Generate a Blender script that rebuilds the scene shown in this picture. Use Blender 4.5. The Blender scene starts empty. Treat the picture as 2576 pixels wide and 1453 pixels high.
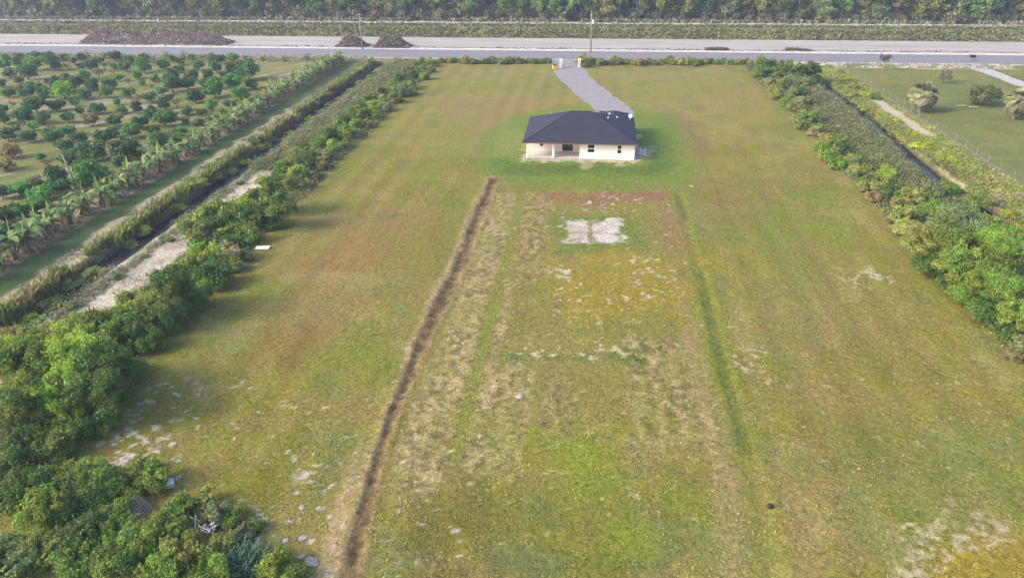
import bpy, math, random
import numpy as np
from mathutils import Vector, Matrix
C = bpy.context.scene.collection
PI = math.pi
rad = math.radians

# ------------------------------------------------------------------ camera, sky, sun, exposure
YAW, PITCH, ROLL, CAMH, FPX, PW, PH = 0.11150646, 0.50731088, -0.0105344, 32.0, 1717.0, 2576.0, 1453.0
_fw = np.array([-math.sin(YAW)*math.cos(PITCH), math.cos(YAW)*math.cos(PITCH), -math.sin(PITCH)])
_r0 = np.array([math.cos(YAW), math.sin(YAW), 0.0]); _u0 = np.cross(_r0, _fw)
_rt = math.cos(ROLL)*_r0 + math.sin(ROLL)*_u0
_up = -math.sin(ROLL)*_r0 + math.cos(ROLL)*_u0
cam = bpy.data.cameras.new("camera"); camo = bpy.data.objects.new("camera", cam); C.objects.link(camo)
m = Matrix.Identity(4)
for i in range(3):
    m[i][0], m[i][1], m[i][2] = _rt[i], _up[i], -_fw[i]
m[2][3] = CAMH
camo.matrix_world = m
cam.sensor_width = 36.0; cam.lens = 36.0*FPX/PW; cam.clip_end = 5000; cam.clip_start = 0.5
bpy.context.scene.camera = camo

SUN_EL, SUN_DIR = 32.0, (0.92, 0.39)          # shadows fall along +X, a little away from the camera
w = bpy.data.worlds.new("World"); bpy.context.scene.world = w; w.use_nodes = True
nt = w.node_tree
sky = nt.nodes.new('ShaderNodeTexSky'); sky.sky_type = 'NISHITA'; sky.sun_disc = False
sky.sun_elevation = rad(SUN_EL)
_az = math.atan2(-SUN_DIR[0], -SUN_DIR[1])     # compass-style angle of the sun from +Y
sky.sun_rotation = _az
sky.air_density = 1.0; sky.dust_density = 3.0; sky.ozone_density = 1.0
bg = nt.nodes['Background']; bg.inputs[1].default_value = 0.15
nt.links.new(sky.outputs[0], bg.inputs[0])
sl = bpy.data.lights.new("sun", 'SUN'); sl.energy = 1.6; sl.angle = rad(17); sl.color = (1.0, 0.84, 0.62)
so = bpy.data.objects.new("sun", sl); C.objects.link(so)
_h = math.cos(rad(SUN_EL)); _n = math.hypot(*SUN_DIR)
_d = Vector((SUN_DIR[0]/_n*_h, SUN_DIR[1]/_n*_h, -math.sin(rad(SUN_EL))))
so.rotation_euler = _d.to_track_quat('-Z', 'Y').to_euler(); so.location = (-80, -20, 60)
vs = bpy.context.scene.view_settings
vs.view_transform = 'Standard'; vs.look = 'None'; vs.gamma = 1.0; vs.use_curve_mapping = False
vs.exposure = 1.5
cy = bpy.context.scene.cycles
cy.max_bounces = 6; cy.diffuse_bounces = 3; cy.transmission_bounces = 4; cy.volume_bounces = 0
cy.glossy_bounces = 2; cy.transparent_max_bounces = 4

# ------------------------------------------------------------------ helpers
rng = np.random.default_rng(7)
R = random.Random(11)

def gp(px, py, z=0.0):
    """ground point seen at a pixel of the 2576 x 1453 photograph, at height z"""
    d = ((px-PW/2)/FPX)*_rt - ((py-PH/2)/FPX)*_up + _fw
    t = (z-CAMH)/d[2]
    return np.array([d[0]*t, d[1]*t])
def depth(x, y, z=0.0):
    return float(np.dot(np.array([x, y, z-CAMH]), _fw))

def tag(o, label=None, cat=None, group=None, kind=None):
    if label: o['label'] = label
    if cat: o['category'] = cat
    if group: o['group'] = group
    if kind: o['kind'] = kind
    return o
def empty(name, loc, rz=0.0, label=None, cat=None, group=None):
    o = bpy.data.objects.new(name, None); C.objects.link(o)
    o.location = loc; o.rotation_euler = (0, 0, rz); o.empty_display_size = .3
    return tag(o, label, cat, group)
def link(name, me, parent=None, mat=None, loc=(0, 0, 0), rz=0.0, scale=(1, 1, 1), color=None):
    o = bpy.data.objects.new(name, me); C.objects.link(o)
    if parent: o.parent = parent
    o.location = loc; o.rotation_euler = (0, 0, rz); o.scale = scale
    if mat and not me.materials: me.materials.append(mat)
    if color: o.color = (*color, 1)
    return o

def mesh_np(name, V, F, col=None, mat=None, smooth=False):
    """V (n,3), F (m,k) array with k = 3 or 4; col (n,3) stored as colour attribute 'tint'"""
    V = np.asarray(V, np.float32); F = np.asarray(F, np.int32)
    me = bpy.data.meshes.new(name)
    me.vertices.add(len(V)); me.vertices.foreach_set('co', V.ravel())
    k = F.shape[1]
    me.loops.add(F.size); me.loops.foreach_set('vertex_index', F.ravel())
    me.polygons.add(len(F)); me.polygons.foreach_set('loop_start', np.arange(0, F.size, k, dtype=np.int32))
    if smooth: me.polygons.foreach_set('use_smooth', np.ones(len(F), bool))
    if col is not None:
        a = me.attributes.new('tint', 'FLOAT_COLOR', 'POINT')
        c = np.ones((len(V), 4), np.float32); c[:, :3] = col; a.data.foreach_set('color', c.ravel())
    me.update(calc_edges=True)
    if mat: me.materials.append(mat)
    return me

class MB:
    """collects boxes, tubes and polygons into one mesh"""
    def __init__(s): s.v = []; s.f = []
    def poly(s, pts):
        b = len(s.v); s.v += [tuple(p) for p in pts]; s.f.append(tuple(range(b, b+len(pts)))); return s
    def box(s, x0, x1, y0, y1, z0, z1):
        b = len(s.v)
        s.v += [(x0,y0,z0),(x1,y0,z0),(x1,y1,z0),(x0,y1,z0),(x0,y0,z1),(x1,y0,z1),(x1,y1,z1),(x0,y1,z1)]
        s.f += [tuple(b+i for i in q) for q in ((0,3,2,1),(4,5,6,7),(0,1,5,4),(1,2,6,5),(2,3,7,6),(3,0,4,7))]
        return s
    def tube(s, pts, rs, n=8, cap=True):
        pts = [Vector(p) for p in pts]; b = len(s.v)
        for i, p in enumerate(pts):
            d = (pts[min(i+1, len(pts)-1)]-pts[max(i-1, 0)]).normalized()
            a = d.cross(Vector((0, 0, 1)) if abs(d.z) < .9 else Vector((1, 0, 0))).normalized(); c = d.cross(a)
            r = rs[i] if hasattr(rs, '__len__') else rs
            for k in range(n):
                t = 2*PI*k/n
                s.v.append(tuple(p+a*r*math.cos(t)+c*r*math.sin(t)))
        for i in range(len(pts)-1):
            for k in range(n):
                s.f.append((b+i*n+k, b+i*n+(k+1) % n, b+(i+1)*n+(k+1) % n, b+(i+1)*n+k))
        if cap:
            s.f.append(tuple(b+k for k in range(n))[::-1]); s.f.append(tuple(b+(len(pts)-1)*n+k for k in range(n)))
        return s
    def mesh(s, name, mat=None, smooth=False):
        me = bpy.data.meshes.new(name); me.from_pydata(s.v, [], s.f); me.update()
        if smooth: me.polygons.foreach_set('use_smooth', np.ones(len(me.polygons), bool))
        if mat: me.materials.append(mat)
        return me
    def build(s, name, mat=None, parent=None, bevel=0, smooth=False, loc=(0, 0, 0), rz=0):
        o = link(name, s.mesh(name, mat, smooth), parent, loc=loc, rz=rz)
        if bevel:
            b = o.modifiers.new('bevel', 'BEVEL'); b.width = bevel; b.segments = 2; b.limit_method = 'ANGLE'
        return o

# value noise -------------------------------------------------------
_lat = np.random.default_rng(3).random((512, 512)).astype(np.float32)
def vnoise(x, y, s, seed=0):
    x = np.asarray(x)/s + seed*37.13; y = np.asarray(y)/s + seed*91.71
    xi = np.floor(x).astype(np.int64); yi = np.floor(y).astype(np.int64)
    fx = (x-xi).astype(np.float32); fy = (y-yi).astype(np.float32)
    fx = fx*fx*(3-2*fx); fy = fy*fy*(3-2*fy)
    a = _lat[xi & 511, yi & 511]; b = _lat[(xi+1) & 511, yi & 511]
    c = _lat[xi & 511, (yi+1) & 511]; d = _lat[(xi+1) & 511, (yi+1) & 511]
    return (a*(1-fx)+b*fx)*(1-fy)+(c*(1-fx)+d*fx)*fy
def fbm(x, y, s, o=4, seed=0, g=.5):
    t = 0; a = 1.0; n = 0.0
    for i in range(o):
        # turn each octave so that the lattice does not line up
        ca, sa = math.cos(.7*i+seed), math.sin(.7*i+seed)
        t = t+a*vnoise(x*ca-y*sa, x*sa+y*ca, s/2**i, seed+i*5); n += a; a *= g
    return t/n
def sstep(a, b, x):
    t = np.clip((x-a)/(b-a), 0, 1); return t*t*(3-2*t)

# materials ---------------------------------------------------------
def newmat(name):
    mt = bpy.data.materials.new(name); mt.use_nodes = True
    return mt, mt.node_tree, mt.node_tree.nodes['Principled BSDF']
def node(t, typ, **kw):
    n = t.nodes.new(typ)
    for k, v in kw.items(): setattr(n, k, v)
    return n
def noise_node(t, scale, detail=4, rough=.6, co='Object', stretch=None):
    tc = node(t, 'ShaderNodeTexCoord'); n = node(t, 'ShaderNodeTexNoise')
    n.inputs['Scale'].default_value = scale; n.inputs['Detail'].default_value = detail; n.inputs['Roughness'].default_value = rough
    if stretch:
        mp = node(t, 'ShaderNodeMapping'); mp.inputs['Scale'].default_value = stretch
        t.links.new(tc.outputs[co], mp.inputs[0]); t.links.new(mp.outputs[0], n.inputs['Vector'])
    else: t.links.new(tc.outputs[co], n.inputs['Vector'])
    return n
def ramp(t, src, stops):
    r = node(t, 'ShaderNodeValToRGB'); e = r.color_ramp.elements
    while len(e) < len(stops): e.new(.5)
    for i, (p, c) in enumerate(stops): e[i].position = p; e[i].color = (*c, 1)
    t.links.new(src, r.inputs[0]); return r
def simple(name, c1, c2=None, scale=3.0, rough=.8, bump=0.0, metal=0.0, spec=.3, stretch=None, bscale=None):
    mt, t, b = newmat(name)
    b.inputs['Roughness'].default_value = rough; b.inputs['Metallic'].default_value = metal
    b.inputs['Specular IOR Level'].default_value = spec
    c2 = c2 or tuple(v*.75 for v in c1)
    n = noise_node(t, scale, stretch=stretch)
    r = ramp(t, n.outputs['Fac'], [(.32, c2), (.68, c1)])
    t.links.new(r.outputs[0], b.inputs['Base Color'])
    if bump:
        n2 = noise_node(t, bscale or scale*6); bp = node(t, 'ShaderNodeBump'); bp.inputs['Strength'].default_value = bump
        bp.inputs['Distance'].default_value = .05
        t.links.new(n2.outputs['Fac'], bp.inputs['Height']); t.links.new(bp.outputs[0], b.inputs['Normal'])
    return mt

def leaf_mat(name, use_obj=True, trans=.45):
    """leaf tone = object colour x leaf-to-leaf variation held in the mesh"""
    mt = bpy.data.materials.new(name); mt.use_nodes = True; t = mt.node_tree; t.nodes.clear()
    at = node(t, 'ShaderNodeAttribute', attribute_name='tint')
    col = at.outputs['Color']
    if use_obj:
        oi = node(t, 'ShaderNodeObjectInfo'); mx = node(t, 'ShaderNodeMix', data_type='RGBA', blend_type='MULTIPLY')
        mx.inputs['Factor'].default_value = 1
        t.links.new(oi.outputs['Color'], mx.inputs[6]); t.links.new(col, mx.inputs[7]); col = mx.outputs[2]
    d = node(t, 'ShaderNodeBsdfDiffuse'); tr = node(t, 'ShaderNodeBsdfTranslucent'); ms = node(t, 'ShaderNodeMixShader')
    gl = node(t, 'ShaderNodeBsdfGlossy'); gl.inputs['Roughness'].default_value = .5
    gl.inputs['Color'].default_value = (.8, .85, .8, 1)
    m2 = node(t, 'ShaderNodeMixShader'); m2.inputs[0].default_value = .03
    ms.inputs[0].default_value = trans
    t.links.new(col, d.inputs[0]); t.links.new(col, tr.inputs[0])
    t.links.new(d.outputs[0], ms.inputs[1]); t.links.new(tr.outputs[0], ms.inputs[2])
    t.links.new(ms.outputs[0], m2.inputs[1]); t.links.new(gl.outputs[0], m2.inputs[2])
    o = node(t, 'ShaderNodeOutputMaterial'); t.links.new(m2.outputs[0], o.inputs[0])
    return mt
M = {}
M['leaf'] = leaf_mat('leaf'); M['blade'] = leaf_mat('grass_blade', use_obj=False, trans=.3)
M['bark'] = simple('bark', (.16, .12, .085), (.07, .05, .035), 6, .9, .4)
M['palebark'] = simple('pale_bark', (.42, .38, .31), (.24, .2, .15), 5, .9, .3)
M['pole'] = simple('weathered_wood', (.30, .26, .21), (.16, .13, .10), 3, .85, .2, stretch=(8, 8, .6))
M['metal'] = simple('grey_metal', (.42, .43, .44), (.3, .31, .32), 8, .45, metal=.6)
M['white'] = simple('white_paint', (.80, .78, .75), (.70, .68, .64), 1.2, .6)
M['offwhite'] = simple('grey_render', (.55, .54, .52), (.38, .37, .36), 2.5, .8, .1)
M['black'] = simple('black_plastic', (.03, .03, .032), (.018, .018, .02), 5, .5)
M['yellow'] = simple('yellow_plastic', (.75, .50, .03), (.6, .38, .02), 4, .45)

# ------------------------------------------------------------------ THE SETTING: the ground
HX0, HX1, HY0, HY1, PAD = -8.4, 7.1, 96.0, 108.2, 0.4      # house walls and the height of its pad
def axis(parts):
    out = [parts[0][0]]
    for (a, b, s0, s1) in parts:
        x = a
        while x < b-1e-6:
            t = (x-a)/(b-a); x = min(b, x+s0+(s1-s0)*t); out.append(x)
    return np.unique(np.round(np.array(out), 4))
gx = axis([(-900, -320, 60, 20), (-320, -215, 15, 1.2), (-215, -62, .7, .5), (-62, -36, .3, .25), (-36, 36, .2, .2), (36, 62, .25, .3), (62, 150, .5, 1), (150, 320, 2, 20), (320, 900, 25, 60)])
gy = axis([(-500, 0, 60, 6), (0, 18, 4, .4), (18, 60, .12, .18), (60, 112, .2, .3), (112, 185, .35, .55), (185, 262, .6, 1.2), (262, 320, 1.5, 6), (320, 900, 8, 60)])
GX, GY = np.meshgrid(gx, gy)
X = GX.ravel().astype(np.float64); Y = GY.ravel().astype(np.float64)
N = len(X)
RD_X = lambda y: 47.9+np.clip((y-90)/55, 0, 1)*1.0+.35*np.sin(y/9.0)      # right-hand ditch centre
LD_X = lambda y: -49.4+.3*np.sin(y/11.0)                                    # left-hand ditch centre
wob = (fbm(X, Y, 4, 3, 40)-.5)

def paint(col, mask, c):
    m_ = mask[:, None]; col *= (1-m_); col += m_*np.asarray(c)[None, :]
def poly_sd(pts, pad=3.0):
    """signed distance (positive inside) to a world polygon, evaluated only near it"""
    P = np.asarray(pts, float); sd = np.full(N, -99.0)
    sel = np.where((X > P[:, 0].min()-pad) & (X < P[:, 0].max()+pad) & (Y > P[:, 1].min()-pad) & (Y < P[:, 1].max()+pad))[0]
    x, y = X[sel], Y[sel]; best = np.full(len(sel), 1e9); ins = np.zeros(len(sel), bool)
    for i in range(len(P)):
        ax, ay = P[i]; bx, by = P[(i+1) % len(P)]
        dx, dy = bx-ax, by-ay; L = dx*dx+dy*dy+1e-9
        t = np.clip(((x-ax)*dx+(y-ay)*dy)/L, 0, 1)
        best = np.minimum(best, (x-ax-t*dx)**2+(y-ay-t*dy)**2)
        c = ((ay > y) != (by > y)); xc = ax+(y-ay)/(by-ay+1e-12)*dx
        ins ^= c & (x < xc)
    d = np.sqrt(best); sd[sel] = np.where(ins, d, -d); return sd
def line_d(pts, pad=6.0):
    P = np.asarray(pts, float); dd = np.full(N, 99.0); side = np.zeros(N)
    sel = np.where((X > P[:, 0].min()-pad) & (X < P[:, 0].max()+pad) & (Y > P[:, 1].min()-pad) & (Y < P[:, 1].max()+pad))[0]
    x, y = X[sel], Y[sel]; best = np.full(len(sel), 1e9); sg = np.zeros(len(sel))
    for i in range(len(P)-1):
        ax, ay = P[i]; bx, by = P[i+1]; dx, dy = bx-ax, by-ay
        t = np.clip(((x-ax)*dx+(y-ay)*dy)/(dx*dx+dy*dy), 0, 1)
        d = np.hypot(x-ax-t*dx, y-ay-t*dy); k = d < best
        best[k] = d[k]; sg[k] = np.sign((x-ax)*dy-(y-ay)*dx)[k]
    dd[sel] = best; side[sel] = sg; return dd, side
def px(*pts): return [gp(a, b) for a, b in pts]
n1 = fbm(X, Y, 14, 4, 1); n2 = fbm(X, Y, 3.0, 4, 2); n3 = fbm(X, Y, .9, 3, 3)
nst = fbm(X*3.2, Y*.35, 3.0, 4, 4)                 # streaks along the mowing direction
def area(pts, c, soft=1.2, amp=3.0, k=1.0, tex=0.0):
    sd = poly_sd(px(*pts), pad=soft+amp+1)
    mk = sstep(-soft, soft, sd+amp*(n2-.5)*2)*k
    if tex: mk = mk*np.clip(1-tex+2*tex*(n3*.6+nst*.4), 0, 1)
    paint(A, np.clip(mk, 0, 1), c); return mk
def blob(cx, cy, rx, ry, c, k=1.0, e=1.0):
    g0 = gp(cx, cy); gx_ = abs(gp(cx+rx, cy)[0]-g0[0]); gy_ = abs(gp(cx, cy-ry)[1]-gp(cx, cy+ry)[1])/2
    k = min(1, k*.95); q = np.hypot((X-g0[0]-(gp(cx, cy-ry)[0]-g0[0])*(Y-g0[1])/max(gy_, .1)*0)/gx_, (Y-g0[1])/gy_)
    mk = sstep(1.45, .25, q+(n2-.5)*1.3*e+(nst-.5)*.9+(n3-.5)*.5)*k
    paint(A, mk, c); return mk

# lawn
A = np.zeros((N, 3)); Z = np.zeros(N)
OLIVE, GREEN, LUSH, DRY, STRAW = (.162, .146, .032), (.122, .147, .026), (.142, .172, .024), (.185, .130, .060), (.240, .192, .110)
YEL, SAND, SOIL, WHITE = (.205, .155, .022), (.31, .275, .235), (.060, .042, .030), (.36, .335, .30)
A[:] = OLIVE
paint(A, sstep(.42, .62, n1*.6+nst*.4)*.85, GREEN)
paint(A, sstep(.50, .68, fbm(X, Y*.6, 9, 4, 9)*.55+nst*.45)*.75, DRY)
paint(A, sstep(.56, .70, fbm(X, Y, 5, 4, 12))*.35, STRAW)
far = sstep(90, 165, Y)
paint(A, far*.45, (.165, .160, .060))
mot = fbm(X, Y*.8, 2.6, 4, 14); mot2 = fbm(X, Y*.7, 1.5, 3, 15)
paint(A, sstep(.50, .62, mot)*.45, (.178, .150, .062)); paint(A, sstep(.46, .36, mot)*.45, (.105, .112, .030)); paint(A, sstep(.54, .64, mot2)*.30, (.150, .108, .058))
paint(A, sstep(.47, .38, mot2)*.25, (.128, .150, .030)); paint(A, sstep(.60, .68, fbm(X, Y, 3.4, 3, 16))*.4, (.110, .130, .062))
# brown and green fields of the lot, with one blob of hedge shade
blob(1000, 575, 150, 70, DRY, .65); blob(880, 660, 130, 60, (.185, .115, .052), .75); blob(800, 775, 120, 55, DRY, .7)
blob(740, 860, 95, 70, (.165, .100, .045), .75); blob(900, 700, 190, 20, STRAW, .4); blob(960, 540, 200, 30, DRY, .5)
blob(900, 1030, 170, 35, DRY, .6); blob(620, 1060, 150, 25, DRY, .45); blob(560, 905, 60, 22, DRY, .5)
blob(900, 900, 110, 60, GREEN, .6); blob(480, 1060, 170, 80, (.110, .120, .026), .5); blob(640, 1240, 180, 110, (.120, .118, .018), .6)  # second blob: soft shadow of the left hedge trees, faintly painted in
blob(820, 520, 110, 30, GREEN, .6); blob(1060, 640, 80, 120, (.140, .135, .032), .4)
blob(1450, 1100, 110, 45, LUSH, .95); blob(1250, 1130, 45, 45, (.085, .125, .025), .8); blob(1480, 1200, 90, 70, LUSH, .8)
blob(1590, 1350, 90, 50, LUSH, .8); blob(1300, 1310, 260, 110, (.098, .108, .022), .55); blob(1120, 1330, 120, 80, (.100, .090, .026), .5)
blob(1420, 1010, 60, 60, GREEN, .5); blob(1100, 1180, 110, 70, (.135, .110, .045), .5)
blob(2100, 720, 260, 120, (.150, .140, .042), .5); blob(2200, 900, 240, 90, (.128, .118, .030), .6); blob(2150, 1130, 180, 120, (.120, .102, .030), .6)
blob(2300, 1200, 220, 110, (.110, .128, .040), .5); blob(2050, 1010, 110, 70, DRY, .5); blob(2450, 1020, 110, 60, (.170, .125, .030), .5)
blob(2050, 580, 150, 40, GREEN, .6); blob(2350, 720, 70, 60, GREEN, .5); blob(1980, 640, 60, 100, (.115, .135, .045), .5)
blob(1820, 500, 90, 70, (.150, .110, .050), .5); blob(1850, 250, 120, 40, (.17, .13, .06), .4)
blob(1200, 190, 110, 18, (.165, .145, .06), .5); blob(1650, 190, 160, 14, (.19, .15, .085), .5); blob(1260, 215, 140, 16, GREEN, .5)
blob(1150, 330, 70, 60, (.135, .15, .045), .5)
area([(1120, 252), (1300, 246), (1430, 262), (1428, 292), (1290, 300), (1215, 330), (1212, 445), (1172, 445), (1180, 330), (1120, 290)], (.180, .125, .068), 1.6, 3.0, .6)
blob(1290, 1400, 110, 50, (.090, .112, .052), .8); blob(1150, 1440, 130, 50, (.120, .092, .045), .6); blob(1340, 960, 160, 25, (.115, .105, .035), .5)
blob(1180, 560, 60, 60, GREEN, .5); blob(985, 545, 80, 9, (.085, .11, .04), .6)
area([(1655, 255), (1715, 285), (1795, 372), (1788, 390), (1745, 388), (1715, 330), (1680, 300)], (.150, .105, .060), 1.2, 1.8, .75)
mow = np.sin(X*2*PI/3.6+wob*1.5+2*n1)                        # mower passes running the length of the lot
A *= (1+.075*mow*sstep(.35, .6, fbm(X*.5, Y*.15, 6, 2, 17)))[:, None]
for sx, ya, yb_ in ((-22.3, 60, 92), (-20.6, 60, 92), (-28.4, 55, 80), (-16.8, 64, 100), (22.5, 50, 90), (24.1, 50, 90), (17.2, 70, 120)):   # wheel marks
    paint(A, sstep(.28, .08, np.abs(X-sx-.5*wob))*sstep(0, 6, np.minimum(Y-ya, yb_-Y))*.35, (.115, .085, .045))
# green mound round the house, house shadow painted on its right
sdh = poly_sd(px((1215, 345), (1290, 290), (1420, 268), (1600, 272), (1690, 290), (1735, 400), (1742, 462), (1500, 478), (1235, 458), (1195, 420)), 8)
paint(A, sstep(-2.2, 2.0, sdh+(n2-.5)*4)*.9, (.105, .150, .030))
ddx = np.maximum(np.maximum(HX0-X, X-HX1), 0); ddy = np.maximum(np.maximum(HY0-Y, Y-HY1), 0); dh = np.hypot(ddx, ddy)
Z += (PAD-.03)*sstep(6.5, 1.0, dh)
paint(A, sstep(7.5, 4.5, dh+(n2-.5)*4)*sstep(1.5, 3.5, dh)*sstep(97, 95, Y)*.75, (.058, .098, .028))
paint(A, sstep(1.7, .4, dh+(n3-.5)*4.2+(n2-.5)*3.0)*np.where((Y < 99.5) | (X > 6), 1, .3)*.9, (.36, .33, .28))
area([(1456, 398), (1492, 398), (1478, 425), (1468, 428)], SAND, .5, 1.2, .55, .4); area([(1590, 380), (1650, 370), (1640, 400), (1600, 405)], SAND, .4, 1.2, .7, .3)
area([(1240, 330), (1310, 300), (1318, 380), (1240, 400)], (.125, .135, .06), 1, 2, .5, .3); area([(1600, 290), (1700, 300), (1710, 390), (1620, 380)], (.085, .125, .03), 1, 2, .5)  # second area: the house's cast shadow painted into the grass on its right
# the tilled plot south of the house
TR = px((1243, 450), (1200, 545), (1160, 660), (1118, 745), (1060, 860), (1030, 940), (995, 1020), (945, 1170), (905, 1320), (885, 1420), (872, 1460)) + [np.array([-12.2, 20.0])]
def strip(x0, x1, y0, y1, c, k=.8, soft=.25, amp=.7, tex=.5):
    k *= .9; soft *= 1.3
    e = amp*(n2-.5)*1.5+amp*.5*(n3-.5)
    mk = sstep(-soft, soft, np.minimum(X-x0, x1-X)+e)*sstep(-1.2, 1.2, np.minimum(Y-y0, y1-Y)+e*2.5)*k
    mk = mk*np.clip(1-tex+2*tex*n3, 0, 1); paint(A, np.clip(mk, 0, 1), c)
    return mk
tillm = 0
area([(1240, 480), (1690, 490), (1750, 800), (1800, 1000), (1500, 1120), (1180, 1100), (1060, 1100), (1120, 800)], (.165, .142, .052), 1, 3, .5)
tillm = tillm+strip(-11.6, -8.3, 30, 82, STRAW, .85); strip(-8.3, -7.0, 34, 84, (.135, .155, .030), .7, .25, .8)
tillm = tillm+strip(-7.0, -3.9, 58, 82, (.200, .145, .080), .85); tillm = tillm+strip(-7.2, -6.2, 33, 62, STRAW, .8)
tillm = tillm+strip(-6.2, -3.2, 33, 44, STRAW, .75); tillm = tillm+strip(-2.5, .2, 36, 44, (.19, .145, .075), .6); tillm = tillm+strip(3.9, 9.8, 36, 50, (.185, .15, .075), .75)
for sx in (4.6, 6.2, 7.8, 9.2): strip(sx-.25, sx+.25, 36, 50, STRAW, .8, .12, .3)
for sx in (5.4, 7.0, 8.6): strip(sx-.25, sx+.25, 38, 49, (.13, .14, .035), .7, .12, .3)
strip(9.3, 10.6, 57, 84, (.165, .120, .065), .6); strip(9.9, 10.7, 30, 52, (.20, .165, .12), .35)
strip(-5.0, -3.2, 60, 62, (.15, .12, .06), .7); strip(-9, 9, 56.5, 57.3, (.15, .12, .06), .3)
area([(1368, 485), (1690, 486), (1692, 506), (1570, 508), (1480, 520), (1400, 505)], (.170, .098, .060), .5, 1.2, .9)
area([(1385, 545), (1600, 548), (1620, 630), (1390, 640)], (.098, .132, .030), .8, 1.4, .85)
area([(1660, 520), (1700, 520), (1740, 640), (1700, 640)], (.170, .120, .062), .6, 1.5, .6)
yl = area([(1385, 665), (1560, 640), (1700, 650), (1745, 770), (1650, 800), (1480, 790), (1400, 740)], YEL, 2.2, 4.5, .75, .5)
area([(1210, 880), (1420, 890), (1640, 870), (1620, 925), (1450, 915), (1220, 905)], (.075, .105, .025), .5, 1.6, .8)
yl2 = area([(2345, 1453), (2380, 1385), (2440, 1340), (2576, 1350), (2576, 1453)], (.190, .145, .022), .9, 1.6, .85, .3)
clod = fbm(X, Y, .38, 2, 67); tm = np.clip(tillm, 0, 1)*1.0
paint(A, np.clip(tm+.25*sstep(-13, -10, X)*sstep(12, 9, X)*sstep(85, 70, Y), 0, 1)*sstep(.50, .36, clod)*.55, (.070, .058, .030)); paint(A, tm*sstep(.54, .66, clod)*.5, (.30, .255, .165))
paint(A, tm*sstep(.50, .60, fbm(X, Y, 2.8, 3, 68))*.55, (.150, .155, .038))
# bare sand square with its cross of weeds
sq = px((1424, 553), (1549, 558), (1559, 608), (1416, 607))
sd = poly_sd(sq, 3); sqm = sstep(-.3, .35, sd+(n2-.5)*2.6+(n3-.5)*2.2)
paint(A, sqm, (.325, .285, .255)); paint(A, sqm*sstep(.40, .6, n3*.5+n2*.5)*.8, (.42, .395, .375)); paint(A, sqm*sstep(.55, .66, fbm(X, Y*2.5, 2.2, 3, 21))*.6, (.30, .23, .17))
cl, _ = line_d(px((1484, 552), (1486, 615))); paint(A, sqm*sstep(.40, .12, cl+(n3-.5)*.5)*.8, (.13, .12, .05))
cl, _ = line_d(px((1415, 583), (1560, 589))); paint(A, sqm*sstep(.35, .1, cl+(n3-.5)*.7)*.5, (.16, .14, .08))
# furrow on the right
FU = px((1705, 490), (1738, 600), (1770, 720), (1800, 850), (1842, 1000), (1880, 1140), (1915, 1250), (1938, 1400)) + [np.array([11.3, 20.0])]
fd, fs = line_d(FU)
fgap = sstep(.45, .62, fbm(X*0, Y, 9, 2, 31))
paint(A, sstep(1.3, .3, fd+(n2-.5)*2.0+(n3-.5)*1.0)*.62*(.5+.5*fgap), (.140, .165, .030)); 
paint(A, sstep(.50, .12, np.abs(fd-.15)+(n3-.5)*.6)*(fgap*.6), (.070, .080, .028))
paint(A, sstep(.9, .3, np.abs(fd-2.2)+(n2-.5)*1.6)*np.where(fs > 0, .55, .3)*sstep(62, 50, Y), (.21, .165, .095))
Z -= .09*sstep(.9, .1, fd)
# trench of torn soil on the left
td, ts = line_d(TR)
w_ = .36+.20*sstep(32, 75, Y)+.45*(n1-.5)+.25*(fbm(X*0, Y, 4, 3, 18)-.5)
n4 = fbm(X, Y, .42, 2, 66); tq = td/w_+(n3-.5)*1.0+(n2-.5)*.8+(n4-.5)*.6
paint(A, sstep(3.2, 1.2, tq)*np.where(ts > 0, 0, .6), (.155, .112, .062)); paint(A, sstep(2.6, 1.2, tq)*np.where(ts > 0, .9, .3), (.250, .190, .125))
paint(A, sstep(1.30, .8, tq)*.85, (.118, .085, .056))
paint(A, sstep(.75, .3, tq)*.8, (.078, .059, .038))
paint(A, sstep(.8, .3, np.abs(td-1.35)+(n3-.5)*.5)*np.where(ts > 0, 1, 0)*sstep(38, 27, Y)*.95, (.27, .20, .125))
paint(A, sstep(1.5, .9, tq)*sstep(.52, .62, n4)*.6, (.045, .033, .026)); paint(A, sstep(1.8, .9, tq)*sstep(.46, .36, n4)*.5, (.17, .125, .085))
Z += -.14*sstep(1.2, .0, td/w_)+.07*sstep(.7, .1, np.abs(td/w_-1.7))*(n3*1.6)
trm = sstep(2.4, .8, td/w_)
# scattered pale stones and scalped spots
sp_a = fbm(X, Y, .45, 2, 50); sp_b = fbm(X, Y*1.6, .8, 3, 51)
def spots(pts, dens, c=WHITE, soft=1.5, both=True, k=.9):
    sd = poly_sd(px(*pts), 4); mk = sstep(-soft, soft, sd+(n2-.5)*4)
    s_ = np.maximum(sstep(.5, .56, sp_a+dens*.75-.265), sstep(.5, .55, sp_b+dens*.75-.27) if both else 0)
    paint(A, mk*s_*k*(1-np.clip(trm*1.3, 0, 1))*(1-.8*sstep(1.3, .7, fd)), c)
spots([(1390, 670), (1440, 660), (1450, 720), (1480, 790), (1400, 790)], .06); spots([(1560, 655), (1680, 650), (1700, 760), (1560, 760)], .06)
spots([(1570, 655), (1660, 652), (1655, 685), (1575, 685)], .14); spots([(1390, 668), (1420, 668), (1425, 695), (1395, 698)], .22)
spots([(1420, 770), (1490, 770), (1490, 800), (1420, 800)], .12, STRAW); spots([(1270, 870), (1560, 865), (1550, 920), (1280, 905)], .08, (.42, .36, .30))
spots([(1500, 870), (1560, 870), (1550, 915), (1490, 915)], .16, (.40, .33, .27)); spots([(1825, 880), (1900, 880), (1890, 925), (1825, 925)], .18)
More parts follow.
